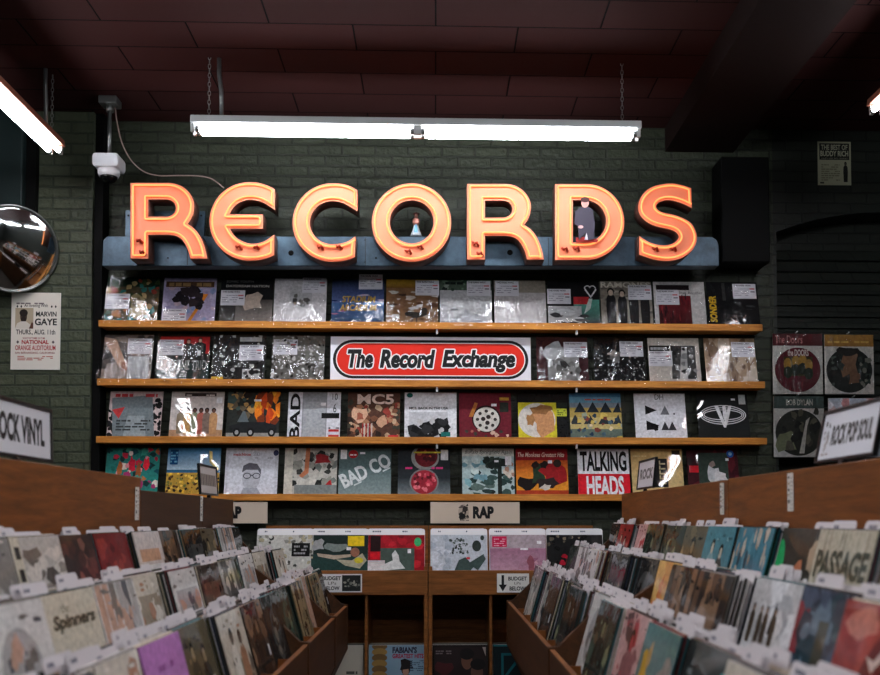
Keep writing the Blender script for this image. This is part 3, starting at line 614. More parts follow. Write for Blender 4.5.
A = Art((74, 36, 40)); A.rect(.22, 0, .82, .8, (176, 174, 172)); A.blob(.36, .74, .2, .22, (206, 206, 208), random.Random(4)); A.scatter(26, .26, .03, .8, .5, [(120, 118, 116), (222, 222, 222), (70, 68, 68), (150, 148, 146)], .03, .08, 25)
wall_record(1, 537, 589, A, 'maroon sleeve with a pale grey picture, right of the red shop sign', (.76, .58), 17, group=G2)
A = Art((20, 20, 22)); A.scatter(120, 0, 0, 1, .62, [(226, 226, 226), (150, 150, 150), (90, 90, 92)], .006, .018, 26); A.scatter(20, 0, .6, 1, 1, [(90, 90, 92), (60, 60, 62)], .006, .014, 27); A.blob(.42, .6, .1, .14, (110, 106, 104), random.Random(8)); A.blob(.4, .66, .12, .06, (150, 140, 134), random.Random(9))
wall_record(1, 594, 647, A, 'black sleeve covered in white speckles', (.74, .6), 18, group=G2)
A = Art((220, 212, 202)); A.rect(.02, .72, .42, .84, (30, 30, 32)); A.bars(.05, .75, .4, .81, 1, (206, 206, 206), 7, .9); A.rect(.44, .14, .92, .84, (58, 58, 58)); A.poly([(.58, .14), (.74, .14), (.76, .8), (.66, .82), (.62, .5)], (206, 206, 204)); A.scatter(14, .48, .2, .9, .8, [(90, 90, 90), (36, 36, 36), (150, 150, 150)], .03, .07, 28)
wall_record(1, 649, 702, A, 'cream sleeve with a tall black and white photograph', (.23, .4), 19, group=G2)
A = Art((170, 144, 116)); A.scatter(40, 0, 0, 1, 1, [(196, 172, 144), (140, 112, 86), (216, 200, 180), (110, 86, 66)], .05, .14, 29, .7, 1.6)
wall_record(1, 706, 758, A, 'shiny tan sleeve at the right end of the second shelf', (.76, .6), 20, group=G2)
# --- third shelf
A = Art((206, 186, 184)); A.scatter(26, 0, .1, .2, .6, [BK, (30, 30, 32)], .03, .07, 31); A.scatter(22, .82, .1, 1, .85, [BK, (30, 30, 32)], .03, .06, 32); A.poly([(.12, .02), (.9, .04), (.8, .92), (.04, .86)], (120, 130, 134)); A.poly([(.3, .02), (.74, .04), (.68, .5), (.36, .5)], (150, 160, 164)); A.poly([(.06, .62), (.3, .68), (.2, .44)], (196, 60, 60)); A.bars(.16, .2, .8, .44, 4, (60, 64, 66), 4); A.text('SHERS', .1, .87, .9, .97, (190, 60, 64), bold=.02) if False else A.bars(.1, .88, .9, .96, 1, (190, 60, 64), 4, .8)
wall_record(2, 107, 160, A, 'pale pink sleeve with a tilted grey sheet, left end of the third shelf', group=G3)
A = Art((206, 196, 190)); A.rect(0, 0, 1, .22, (176, 136, 104)); A.rect(.25, .9, .85, .97, (54, 46, 44)); A.bars(.28, .91, .82, .965, 1, (206, 196, 190), 5, .5)
for k, (x, c) in enumerate(((.2, (134, 116, 92)), (.33, (190, 146, 90)), (.46, (130, 136, 110)), (.58, (170, 92, 80)), (.69, (120, 100, 90)), (.82, (186, 140, 96)))): A.fig(x, .14, .52, c, (90, 60, 50), .3)
A.rect(.86, .76, .97, .88, WH)
wall_record(2, 169, 222, A, 'pale sleeve with six figures in long robes standing in a row', group=G3)
A = Art((40, 44, 40)); A.scatter(30, 0, .5, .5, 1, [(60, 80, 76), (96, 84, 66), (180, 140, 84), (40, 34, 30)], .04, .09, 33); A.scatter(26, .55, .4, 1, 1, [(236, 130, 30), (250, 176, 50), (200, 70, 24), (120, 50, 24)], .05, .11, 34, .8, 1.5); A.rect(0, 0, 1, .16, (140, 140, 136)); A.poly([(.06, .16), (.95, .16), (.95, .32), (.7, .38), (.3, .38), (.06, .3)], (30, 32, 34)); A.poly([(.2, .38), (.3, .6), (.34, .6), (.42, .38)], (90, 100, 104))
for x in (.2, .46, .86): A.ell(x, .17, .07, .09, (20, 20, 22)); A.ell(x, .17, .035, .045, (150, 150, 150))
A.rect(.5, .8, .64, .84, WH)
wall_record(2, 226, 279, A, 'dark sleeve with an open black car in front of orange flames', group=G3)
A = Art((216, 216, 222)); A.rect(.27, 0, .74, 1, (150, 152, 156)); A.rect(.29, 0, .72, .8, (168, 170, 174)); A.text('BAD', -.33, .41, .6, .6, BK, rot=90, bold=.03); A.text('10', .84, .84, .94, .97, BK); A.text('6', .86, .58, .92, .76, BK); A.rect(.64, .46, .98, .57, BK); A.rect(.78, .19, .98, .24, (190, 40, 46)); A.rect(.78, .04, .98, .13, (190, 60, 66)); A.bars(.78, .25, .98, .3, 1, BK, 5); A.rect(.62, .72, .72, .78, WH)
wall_record(2, 287, 340, A, 'white and grey sleeve with black vertical lettering up its left side', group=G3)
A = Art((84, 54, 42)); A.scatter(80, 0, 0, 1, .8, [(120, 76, 54), (46, 32, 28), (170, 120, 90), (60, 60, 50), (150, 60, 50), (190, 160, 130)], .03, .08, 35); A.blob(.22, .54, .13, .17, (216, 170, 140), random.Random(2)); A.blob(.23, .5, .07, .08, (160, 90, 70), random.Random(3)); A.blob(.67, .42, .1, .13, (196, 150, 120), random.Random(4))
for k in range(6): A.rect(.28+.035*k, 0, .3+.035*k, .36, (206, 190, 180) if k % 2 else (160, 40, 44))
A.text('MC5', .18, .75, .88, .96, (232, 204, 190), bold=.03); A.rect(.78, 0, .97, .12, (206, 40, 56))
wall_record(2, 347, 400, A, 'brown collage sleeve with rounded outline lettering at the top', group=G3)
A = Art((226, 226, 230)); A.rect(.09, .06, .83, .6, (196, 196, 200)); A.scatter(24, .14, .08, .8, .4, [(26, 26, 28), (44, 44, 46), (20, 20, 22)], .08, .13, 36)
for x, y in ((.3, .4), (.54, .42), (.7, .22)): A.blob(x, y, .05, .07, (190, 188, 188), random.Random(int(x*9)))
A.text('MC5. BACK IN THE USA', .09, .65, .84, .7, BK, bold=.03); A.ell(.1, .94, .06, .05, (20, 96, 90)); A.rect(.7, .1, .88, .19, (30, 110, 104))
wall_record(2, 404, 457, A, 'white sleeve with a black and white group photograph', group=G3)
A = Art((104, 28, 40)); A.ring(.52, .46, .28, .28, .05, (40, 20, 22)); A.ell(.52, .45, .25, .25, (206, 200, 192), 26)
for k in range(8): A.ell(.52+.17*math.cos(k*.785), .45+.17*math.sin(k*.785), .035, .035, (60, 54, 52), 8)
for x, y in ((.46, .46), (.56, .5), (.54, .38)): A.ell(x, y, .045, .045, (50, 40, 40), 10)
A.scatter(12, .05, .05, .95, .3, [(206, 170, 150), (160, 90, 80), (60, 60, 50)], .02, .05, 37); A.poly([(.18, .5), (.3, .8), (.36, .78), (.26, .5)], (176, 110, 50)); A.rect(.78, .6, .95, .8, (40, 44, 36)); A.rect(.78, .84, .96, .9, (190, 150, 50)); A.rect(.62, .72, .72, .77, WH)
wall_record(2, 459, 512, A, 'dark red sleeve with a white dial in its centre', group=G3)
A = Art((18, 19, 20)); A.rect(.02, .07, .76, .8, (206, 192, 44)); A.ell(.38, .44, .36, .35, (214, 206, 200), 30); A.blob(.5, .42, .2, .27, (196, 140, 96), random.Random(5)); A.blob(.46, .66, .2, .1, (140, 96, 56), random.Random(6)); A.blob(.26, .44, .1, .14, (170, 120, 76), random.Random(7)); A.rect(.76, .52, .96, .68, (186, 190, 60)); A.bars(.78, .54, .94, .66, 3, (60, 70, 30), 5); A.rect(.78, .7, .98, .8, (30, 40, 34))
wall_record(2, 517, 570, A, 'black bordered sleeve with a yellow square and a white disc', group=G3)
A = Art((96, 140, 160)); A.rect(0, .92, 1, 1, (60, 110, 140)); A.rect(0, .7, 1, .8, (120, 130, 140)); A.rect(0, .5, 1, .7, (176, 150, 80)); A.rect(0, .26, 1, .5, (190, 170, 110)); A.rect(0, 0, 1, .26, (96, 110, 100))
for k in range(4): A.poly([(.08+.25*k, .6), (.2+.25*k, .82), (.32+.25*k, .6)], (34, 40, 46)); A.poly([(-.02+.28*k, .36), (.1+.28*k, .56), (.22+.28*k, .36)], (44, 50, 54))
A.scatter(40, 0, 0, 1, .55, [(206, 180, 90), (70, 96, 110), (150, 160, 140), (120, 60, 50), (40, 60, 80), (220, 200, 160)], .02, .06, 38); A.bars(.1, .85, .9, .9, 1, (190, 80, 60), 6)
wall_record(2, 570, 623, A, 'patterned landscape sleeve with rows of dark pyramids', group=G3)
A = Art((226, 226, 232)); A.poly([(.21, .56), (.21, .75), (.44, .65)], BK); A.poly([(.5, .56), (.6, .75), (.68, .56)], (110, 110, 116)); A.poly([(.22, .24), (.22, .44), (.3, .4), (.46, .34), (.42, .26)], BK); A.scatter(8, .26, .25, .44, .38, [BK], .02, .05, 39); A.poly([(.5, .24), (.58, .42), (.66, .24)], (50, 50, 54)); A.poly([(.64, .24), (.72, .42), (.8, .24)], (40, 40, 44)); A.ell(.77, .575, .02, .02, (60, 60, 64), 8); A.text('D', .41, .87, .49, .98, (60, 58, 62)); A.text('H', .5, .87, .58, .98, (60, 58, 62))
wall_record(2, 635, 688, A, 'white sleeve with two rows of black triangular shapes', group=G3)
A = Art((26, 30, 30)); 
for k in range(3): A.ring(.5, .56, .45-.035*k, .2-.045*k, .016, WH, -200, 20, 30); A.ring(.5, .56, .45-.035*k, .2-.045*k, .016, WH, 20, 160, 30)
A.poly([(.34, .75), (.42, .75), (.52, .42), (.62, .75), (.68, .75), (.54, .3), (.5, .3)], WH); A.poly([(.5, .75), (.56, .75), (.58, .58), (.64, .6), (.62, .75), (.68, .75), (.56, .34), (.5, .52)], WH); A.rect(.83, .78, .96, .98, (196, 200, 200)); A.rect(.68, .86, .76, .9, WH)
wall_record(2, 698, 751, A, 'black sleeve with a white winged letter emblem', group=G3)
# --- lowest wall shelf
A = Art((40, 130, 120)); A.scatter(90, 0, 0, 1, 1, [(30, 110, 100), (60, 160, 140), (206, 44, 70), (190, 110, 60), (230, 220, 206), (170, 50, 110), (24, 60, 60), (230, 150, 160), (20, 80, 90)], .025, .07, 41)
for x, y, c in ((.48, .66, (206, 30, 60)), (.26, .56, (170, 96, 50)), (.62, .56, (160, 90, 46)), (.76, .66, (226, 40, 60))): A.blob(x, y, .06, .14, c, random.Random(int(x*50)))
wall_record(3, 104, 157, A, 'teal and red jungle patterned sleeve at the left end of the lowest wall shelf', group=G4)
A = Art((66, 150, 196)); A.grad(0, .48, 1, 1, (190, 214, 226), (40, 126, 180)); A.rect(0, .5, 1, .56, (44, 96, 130)); A.rect(0, 0, 1, .5, (190, 150, 60)); A.scatter(130, 0, 0, 1, .48, [(236, 190, 60), (90, 60, 30), (120, 120, 60), (246, 206, 90), (50, 40, 26)], .012, .035, 42); A.poly([(.78, .94), (.84, .92), (.86, .72), (.98, .58), (.96, .54), (.8, .7)], (226, 206, 130)); A.rect(.05, .66, .2, .96, (20, 80, 130)); A.bars(.06, .7, .19, .94, 4, (120, 190, 220), 5)
wall_record(3, 166, 218, A, 'blue sky over a yellow sunflower field sleeve', group=G4)
A = Art((206, 208, 216)); A.rect(.06, .04, .94, .96, (220, 222, 230)); A.text('matchbox', .14, .84, .48, .9, (190, 40, 60), bold=.03); A.text('20', .51, .84, .65, .91, (170, 170, 180)); A.bars(.55, .79, .9, .82, 1, (130, 130, 140), 5)
A.ell(.5, .4, .17, .25, (190, 192, 200), 24); A.poly([(.32, .5), (.34, .64), (.45, .7), (.6, .68), (.68, .56), (.68, .46), (.62, .56), (.4, .56)], (96, 96, 104)); A.ring(.42, .44, .075, .06, .016, (50, 50, 56)); A.ring(.6, .44, .075, .06, .016, (50, 50, 56)); A.rect(.48, .44, .53, .46, (50, 50, 56)); A.ell(.95, .9, .05, .06, (50, 54, 90)); A.poly([(.3, .04), (.36, .2), (.62, .2), (.72, .04)], (170, 172, 182))
wall_record(3, 224, 277, A, 'white sleeve with a drawn face wearing glasses', group=G4)
A = Art((190, 186, 176)); A.scatter(40, .1, .2, 1, 1, [(60, 60, 56), (40, 42, 40), (120, 126, 120), (150, 150, 140), (210, 206, 196)], .04, .1, 43); A.rect(0, 0, .16, 1, (206, 200, 186)); A.poly([(.4, 1), (.48, 1), (.46, .5), (.34, .4), (.28, .44), (.38, .55)], (196, 120, 84)); A.blob(.7, .78, .16, .1, (150, 36, 40), random.Random(3)); A.blob(.86, .24, .07, .14, (190, 40, 44), random.Random(4)); A.rect(.2, .02, 1, .26, (130, 136, 134))
wall_record(3, 284, 336, A, 'grey patterned sleeve with dark shapes and dabs of red', group=G4)
A = Art((84, 104, 104)); A.grad(0, 0, 1, .6, (140, 156, 156), (84, 104, 104)); A.text('BAD CO', .0, .4, 1.02, .7, (214, 220, 220), rot=27, bold=.035); A.ell(.27, .88, .09, .085, (176, 26, 34)); A.bars(.21, .85, .33, .9, 1, WH, 3); A.rect(.03, .78, .15, .97, WH); A.rect(.4, .88, .5, .92, WH)
for a_, b_ in ((.3, .14), (.84, .42)): A.poly([(a_, b_+.1), (a_+.14, b_+.17), (a_+.14, b_+.2), (a_, b_+.13)], (206, 214, 214))
wall_record(3, 338, 391, A, 'grey green sleeve with large slanting white lettering', group=G4)
A = Art((34, 40, 44)); A.grad(0, 0, 1, .4, (120, 130, 134), (34, 40, 44)); A.ell(.52, .82, .27, .26, (150, 150, 146), 26); A.ell(.54, .84, .22, .22, (110, 26, 34), 24); A.ell(.5, .32, .28, .27, (120, 120, 120), 26); A.ell(.5, .32, .25, .24, (150, 36, 50), 26); A.scatter(26, .3, .14, .7, .5, [(196, 60, 80), (90, 20, 30), (220, 110, 120)], .02, .05, 44); A.scatter(14, .4, .72, .7, .98, [(196, 90, 60), (70, 20, 26)], .02, .05, 45); A.bars(.14, .58, .86, .63, 1, (226, 60, 130), 5, .8); A.rect(.3, .9, .84, .93, (206, 190, 60)); A.rect(.82, .76, .96, .97, WH)
wall_record(3, 398, 450, A, 'black sleeve with two red speckled spheres, one above the other', group=G4)
A = Art((170, 190, 190)); A.rect(0, .84, 1, 1, (206, 206, 196)); A.text('Buffalo Springfield Again', .05, .87, .96, .97, (50, 50, 48), shear=.3); A.scatter(30, .15, .05, 1, .55, [(40, 60, 58), (60, 84, 80), (30, 40, 38), (90, 110, 104)], .03, .09, 46, 1.4, .8); A.scatter(14, 0, .3, .5, .8, [(130, 176, 184), (200, 214, 210), (110, 150, 160)], .05, .1, 47); A.rect(.68, .02, .76, .68, (30, 38, 34)); A.scatter(16, .44, .6, .8, .8, [(30, 40, 36), (50, 64, 56)], .05, .09, 48); A.scatter(8, .82, .4, 1, .7, [(210, 196, 180), (170, 130, 110)], .04, .08, 49); A.rect(.83, .66, .95, .84, WH); A.rect(.62, .72, .7, .76, WH)
wall_record(3, 462, 515, A, 'pale blue grey sleeve with dark trees and a line of script', group=G4)
A = Art((206, 120, 34)); A.rect(0, .76, 1, 1, (140, 24, 30)); A.grad(0, .16, 1, .76, (226, 150, 44), (190, 84, 28)); A.rect(0, 0, 1, .16, (170, 56, 30)); A.text('The Monkees Greatest Hits', .04, .83, .94, .92, (236, 206, 190), shear=.3, bold=.01)
A.blob(.2, .3, .16, .14, (30, 22, 22), random.Random(2)); A.blob(.42, .5, .14, .22, (40, 60, 40), random.Random(3)); A.blob(.38, .68, .07, .08, (40, 26, 22), random.Random(4)); A.blob(.72, .48, .24, .2, (150, 26, 30), random.Random(5)); A.blob(.54, .68, .07, .08, (36, 24, 22), random.Random(6)); A.blob(.6, .3, .26, .12, (46, 36, 36), random.Random(7)); A.blob(.56, .22, .1, .06, (206, 196, 190), random.Random(8)); A.ell(.8, .7, .08, .08, (50, 40, 30)); A.rect(.62, .7, .7, .76, WH)
wall_record(3, 516, 569, A, 'red and orange sleeve with a lounging group of figures', group=G4)
A = Art((232, 232, 236)); A.rect(0, 0, 1, .49, (206, 26, 42)); A.text('TALKING', .05, .54, .95, .95, BK, bold=.035); A.text('HEADS', .16, .04, .88, .45, (236, 236, 240), bold=.035)
wall_record(3, 578, 631, A, 'half white, half red sleeve filled with tall block lettering', group=G4)
A = Art((206, 174, 116)); A.grad(0, 0, 1, 1, (216, 190, 136), (200, 164, 104)); A.rect(.36, .22, .7, .8, (24, 22, 22)); 
for k in range(5): A.rect(.54+.03*(k % 2), .28+.1*k, .66, .31+.1*k, (206, 190, 150)); A.rect(.54, .28+.1*k, .565, .36+.1*k, (206, 190, 150))
A.rect(.8, .88, .96, .97, (50, 40, 32)); A.bars(.04, .84, .3, .88, 1, (230, 206, 150), 3); A.rect(.74, .78, .8, .84, WH)
wall_record(3, 632, 685, A, 'tan sleeve with a black block of pale glyphs', group=G4)
A = Art((60, 16, 24)); A.scatter(20, 0, 0, 1, 1, [(90, 22, 32), (40, 14, 20)], .06, .14, 51); A.rect(.04, .52, .24, .66, (206, 24, 40)); A.rect(.22, .2, .8, .92, (52, 66, 58)); A.blob(.5, .46, .1, .22, (200, 200, 204), random.Random(2)); A.blob(.62, .44, .14, .1, (214, 212, 214), random.Random(3)); A.blob(.5, .7, .06, .07, (150, 130, 124), random.Random(4)); A.ell(.86, .9, .07, .075, (30, 96, 190)); A.ell(.86, .9, .035, .035, (150, 196, 230)); A.rect(.76, .76, .82, .81, WH)
wall_record(3, 688, 741, A, 'dark crimson sleeve with a pale figure and a round blue sticker', group=G4)
# shop sign
A = Art((230, 228, 236), (236, 236, 240)); hgt = 49.5/200.5
def pill(x0, y0, x1, y1, c):
    ry = (y1-y0)/2; rx_ = ry*hgt; n = 14
    A.poly([(x1-rx_+rx_*math.sin(R(180*k/n)), (y0+y1)/2+ry*math.cos(R(180*k/n))) for k in range(n+1)]+[(x0+rx_-rx_*math.sin(R(180*k/n)), (y0+y1)/2-ry*math.cos(R(180*k/n))) for k in range(n+1)], c)
pill(.012, .13, .988, .935, BK); pill(.027, .185, .973, .88, (236, 230, 228)); pill(.032, .203, .968, .862, (216, 38, 18))
SGN = (('The', .085, .212, .345, .735), ('Record', .245, .522, .345, .735), ('Exchange', .556, .922, .265, .735))
for t_, xa, xb, ya, yb in SGN:
    for k in range(12):
        dx_, dy_ = .006*math.cos(k*.5236), .025*math.sin(k*.5236); A.text(t_, xa+dx_, ya+dy_, xb+dx_, yb+dy_, (240, 236, 234), shear=.2, bold=.05)
for t_, xa, xb, ya, yb in SGN: A.text(t_, xa, ya, xb, yb, BK, shear=.2, bold=.05)
a_ = at(330, 379, SY+.045); b_ = at(531, 334, SY+.045)
o_ = tag(link('shop_sign', sheet_mesh('shop_sign', A, b_.x-a_.x, (b_.x-a_.x)*hgt, .006, M['print_matte'])), 'white sign with a red pill shaped logo in the middle of the second shelf', 'sign')
o_.location = ((a_.x+b_.x)/2, SY+.05, ledge[1]+.001); o_.rotation_euler = (-R(6), 0, 0)
# ------------------------------------------------------------------ picture discs hanging on the right
def pic_disc(x0, x1, y0, y1, hdr, paint, label, lean=4):
    Y = WY-.03; a_, b_ = at(x0, y1, Y), at(x1, y0, Y); W_, H_ = b_.x-a_.x, b_.z-a_.z; hy = 1-.2
    A = Art((206, 202, 196)); A.rect(0, hy, 1, 1, hdr); paint(A, W_/H_)
    o_ = tag(link('picture_disc', sheet_mesh('picture_disc', A, W_, H_, .006, M['print_bin'])), label, 'record', 'picture discs hanging on the right wall')
    o_.location = ((a_.x+b_.x)/2, Y, a_.z)
    me = ME_CLEAR[(int(x0)+int(y0)) % 5].copy(); me.transform(Matrix.Diagonal((W_/.317, .5, H_/.322, 1))); link('clear_outer_sleeve', me, o_)
    mk('hook', tube(NB(), [(0, .028, H_+.012), (0, .004, H_+.012), (0, -.006, H_+.016)], .004, 6), M['whiteplastic'], o_, True)
    return o_
def p1_(A, k):
    A.ell(.5, .4, .46, .46*k*.97, (96, 22, 36), 34); A.rect(.22, .3, .8, .62, (70, 60, 30))
    for x, y in ((.3, .5), (.46, .54), (.6, .56), (.72, .48)): A.ell(x, y, .08, .1, (170, 130, 50), 12); A.ell(x, y-.14, .09, .1, (40, 44, 30), 12)
    A.text('the DOORS', .3, .63, .72, .74, (214, 196, 190), bold=.03); A.text('The Doors', .05, .84, .6, .97, (190, 120, 120), bold=.01)
def p2_(A, k):
    A.ell(.5, .4, .47, .47*k*.97, (26, 30, 28), 34); A.blob(.5, .5, .17, .24, (130, 96, 70), random.Random(1)); A.blob(.46, .72, .2, .08, (34, 28, 24), random.Random(2)); A.blob(.6, .28, .14, .12, (120, 84, 60), random.Random(3)); A.scatter(20, .1, .15, .36, .6, [(50, 60, 54), (16, 18, 18), (80, 90, 84)], .03, .06, 61); A.scatter(16, .68, .15, .9, .6, [(50, 60, 54), (14, 16, 16), (120, 120, 110)], .03, .06, 62); A.bars(.06, .86, .9, .92, 1, (200, 160, 80), 3)
def p3_(A, k):
    A.ell(.5, .4, .47, .47*k*.97, (40, 40, 34), 34); A.blob(.24, .24, .2, .18, (120, 126, 90), random.Random(1)); A.scatter(24, .2, .2, .9, .75, [(22, 22, 20), (60, 58, 48), (34, 32, 28), (90, 86, 70)], .05, .1, 63); A.poly([(.5, .06), (.6, .06), (.66, .5), (.72, .66), (.64, .6)], (206, 200, 190)); A.text('BOB DYLAN', .25, .85, .78, .95, (170, 170, 160), bold=.03)
def p4_(A, k):
    A.rect(0, 0, 1, 1, (196, 204, 214)); A.scatter(16, 0, .7, 1, 1, [(216, 190, 190), (230, 230, 236), (206, 150, 150)], .05, .1, 64); A.ell(.5, .4, .47, .47*k*.97, (180, 190, 206), 34)
pic_disc(773, 822, 334, 394, (88, 22, 30), p1_, 'picture disc with a dark red rim and dark red header, on the right wall')
pic_disc(825, 873, 335, 394, (160, 116, 50), p2_, 'black picture disc with a portrait and gold header, on the right wall')
pic_disc(774, 823.5, 396.5, 457, (70, 84, 80), p3_, 'black and white picture disc with olive patch, below the dark red one')
pic_disc(829, 880, 398.5, 457, (190, 190, 200), p4_, 'pale blue and pink sleeve partly behind the white header sign on the right')
def p5_(A, k): A.rect(0, 0, 1, 1, (40, 40, 42)); A.rect(0, 0, 1, .1, (190, 26, 40)); A.ell(.5, .5, .46, .46*k, (196, 24, 44), 30); A.ell(.5, .5, .2, .2*k, (30, 26, 28), 20)
pic_disc(866.5, 917, 458, 519, (50, 50, 52), p5_, 'red picture disc at the right edge, low on the wall')
# ------------------------------------------------------------------ record rack in the middle, against the back wall
KY = 5.52; KB = WY-.12
def zk(py, Y=KY): return at(430, py, Y).z
bandT, bandB = zk(570.5), zk(595)
for x0, x1, lab in ((252, 427.8, 'left wooden record rack standing against the back wall'), (428.6, 606, 'right wooden record rack standing against the back wall')):
    xa, xb = at(x0, 570, KY).x, at(x1, 570, KY).x; e = tag(empty('record_rack', ((xa+xb)/2, KY, 0)), lab, 'record rack', 'record racks below the wall shelves'); L = (xb-xa)/2
    boxm('front_band', -L, L, 0, .02, bandB, bandT, M['rackwood'], e, bev=.002)
    boxm('trough_floor', -L+.02, L-.02, .021, KB-KY, bandB+.03, bandB+.045, M['rackwood'], e)
    boxm('back_board', -L, L, KB-KY-.018, KB-KY, .05, zk(525.6, KB), M['rackwood'], e)
    for x in (-L+.0005, L-.0205): boxm('side_panel', x, x+.02, .021, KB-KY-.0185, .0, zk(536, KY+.1) if False else bandT+.02, M['rackwood'], e)
    boxm('side_post', -L, -L+.02, .001, .0205, 0, bandB-.0005, M['rackwood'], e); boxm('side_post', L-.02, L, .001, .0205, 0, bandB-.0005, M['rackwood'], e)
    px = 366 if x0 < 400 else 491; cx_ = at(px, 620, KY).x-(xa+xb)/2
    boxm('partition', cx_-.007, cx_+.007, .02, KB-KY-.019, .236, bandB-.001, M['rackwood'], e)
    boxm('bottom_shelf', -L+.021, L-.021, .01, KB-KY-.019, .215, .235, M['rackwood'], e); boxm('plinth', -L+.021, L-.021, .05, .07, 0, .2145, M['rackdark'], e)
rz0 = bandB+.0455; RLEAN = R(13)
zt = at(430, 535, KY+.12).z; rh = (zt-rz0)/math.cos(RLEAN)
DIV = {}
def divider_mesh(seed, w=.318, h=.3, tabw=.318, tabx=0, tabh=.036, marks=2):
    g = random.Random(seed); V = NB(); r = .012
    def rr(x0, x1, z0, z1): return [(x0, z0), (x1, z0)]+[(x1-r+r*math.cos(q), z1-r+r*math.sin(q)) for q in (0, .52, 1.05, 1.57)]+[(x0+r-r*math.sin(q), z1-r+r*math.cos(q)) for q in (0, .52, 1.05, 1.57)]
    H_ = h+tabh
    me = bpy.data.meshes.new('divider_card'); bm = NB()
    if tabw >= w: prism(bm, rr(-w/2, w/2, 0, H_), -.0006, .0006)
    else:
        xa, xb = tabx-tabw/2, tabx+tabw/2
        tab = [(xb-r+r*math.cos(q), H_-r+r*math.sin(q)) for q in (0, .52, 1.05, 1.57)]+[(xa+r-r*math.sin(q), H_-r+r*math.cos(q)) for q in (0, .52, 1.05, 1.57)]
        prism(bm, [(-w/2, 0), (w/2, 0), (w/2, h), (xb, h)]+tab+[(xa, h), (-w/2, h)], -.0006, .0006)
    bmesh.ops.recalc_face_normals(bm, faces=list(bm.faces)); n0 = len(bm.faces)
    x0 = tabx-tabw/2+.015
    for m_ in range(marks):
        xa = x0+g.uniform(.0, .02); wd = g.uniform(.02, min(.06, tabw*.5)); z0 = H_-.019
        while xa < x0+wd:
            lw = g.uniform(.004, .009); f = bm.faces.new([bm.verts.new(p_) for p_ in ((xa, -.0009, z0), (xa+lw, -.0009, z0), (xa+lw, -.0009, z0+.008), (xa, -.0009, z0+.008))]); f.material_index = 1; xa += lw+.003
        x0 += max(.06, tabw/2)
        if x0 > tabx+tabw/2-.03: break
    bm.to_mesh(me); bm.free(); me.materials.append(M['card' if tabw == w-0 and w > .31 else 'card_pinkish']); me.materials.append(M['ink']); return me
M['card_pinkish'] = flat('pinkish_white_card', (206, 200, 202), .55)  # slightly darker, pinkish white card of the bin dividers
M['ink'] = flat('blue_black_ink', (60, 62, 90), .6)
DIV_RACK = [divider_mesh(70+k, .3105, rh, .3105, 0, .034) for k in range(3)]
def rack_item(x0, x1, art, label, k):
    q = at((x0+x1)/2, 550, KY+.08)
    o_ = tag(link('record_sleeve', sheet_mesh('record_sleeve', art, REC, rh, .005, M['print_wrap'])), label, 'record', 'records facing out in the wooden racks')
    o_.location = (q.x, KY+.05, rz0); o_.rotation_euler = (-RLEAN, 0, 0)
    for j in range(2):
        d_ = tag(link('divider_card', DIV_RACK[(k+j) % 3]), 'white divider card, '+('first' if j == 0 else 'second')+' behind the '+label.split(' with')[0]+' in the'+label.split(' in the')[1], 'divider card', 'divider cards in the wooden racks')
        d_.location = (q.x+(.004, -.006)[j]+.003*(k % 2), KY+.062+.012*j, rz0+.001+.002*j); d_.rotation_euler = (-RLEAN, 0, 0)
A = Art((200, 198, 190)); A.scatter(60, 0, .2, 1, 1, [(70, 70, 66), (226, 224, 216), (150, 148, 140), (110, 108, 100), (180, 170, 140)], .02, .05, 71); A.rect(.62, .58, .94, .84, (20, 20, 20)); A.bars(.66, .62, .9, .82, 3, (150, 150, 150), 4)
rack_item(257, 312, A, 'patterned grey sleeve with a black square in the left rack', 0)
A = Art((30, 44, 40)); A.rect(0, 0, 1, .62, (36, 62, 58)); A.blob(.12, .8, .1, .12, (160, 160, 160), random.Random(1)); A.blob(.42, .76, .18, .09, (120, 130, 126), random.Random(2)); A.poly([(.1, .64), (.4, .6), (.7, .62), (.7, .57), (.4, .52), (.12, .58)], (176, 160, 140)); A.poly([(.44, .52), (.6, .4), (.86, .34), (.98, .5), (.9, .64), (.72, .5)], (170, 164, 140)); A.ell(.77, .66, .08, .09, (150, 100, 80)); A.rect(.64, .78, .93, .98, (236, 200, 30)); A.rect(.62, .7, .7, .76, WH); A.ell(.84, .5, .08, .06, (206, 190, 50))
rack_item(313, 366, A, 'dark green sleeve with reaching hands and a yellow sticker in the left rack', 1)
A = Art((150, 22, 34)); A.scatter(20, 0, .4, 1, 1, [(176, 26, 40), (120, 18, 28), (200, 36, 48)], .06, .12, 72); A.rect(.04, .68, .22, .98, (40, 18, 20)); A.rect(.04, .52, .2, .66, (206, 20, 34)); A.rect(.22, .2, .82, .74, (70, 86, 78)); A.grad(0, .2, .3, .5, (226, 222, 222), (206, 196, 196)); A.poly([(.2, .38), (.44, .5), (.42, .62), (.48, .7), (.54, .6), (.56, .48), (.66, .34), (.3, .3)], (216, 216, 214)); A.ell(.88, .86, .065, .09, (60, 180, 110), 16); A.rect(.7, .64, .76, .72, WH)
rack_item(369, 423.5, A, 'red sleeve with a white figure and a round green sticker in the left rack', 2)
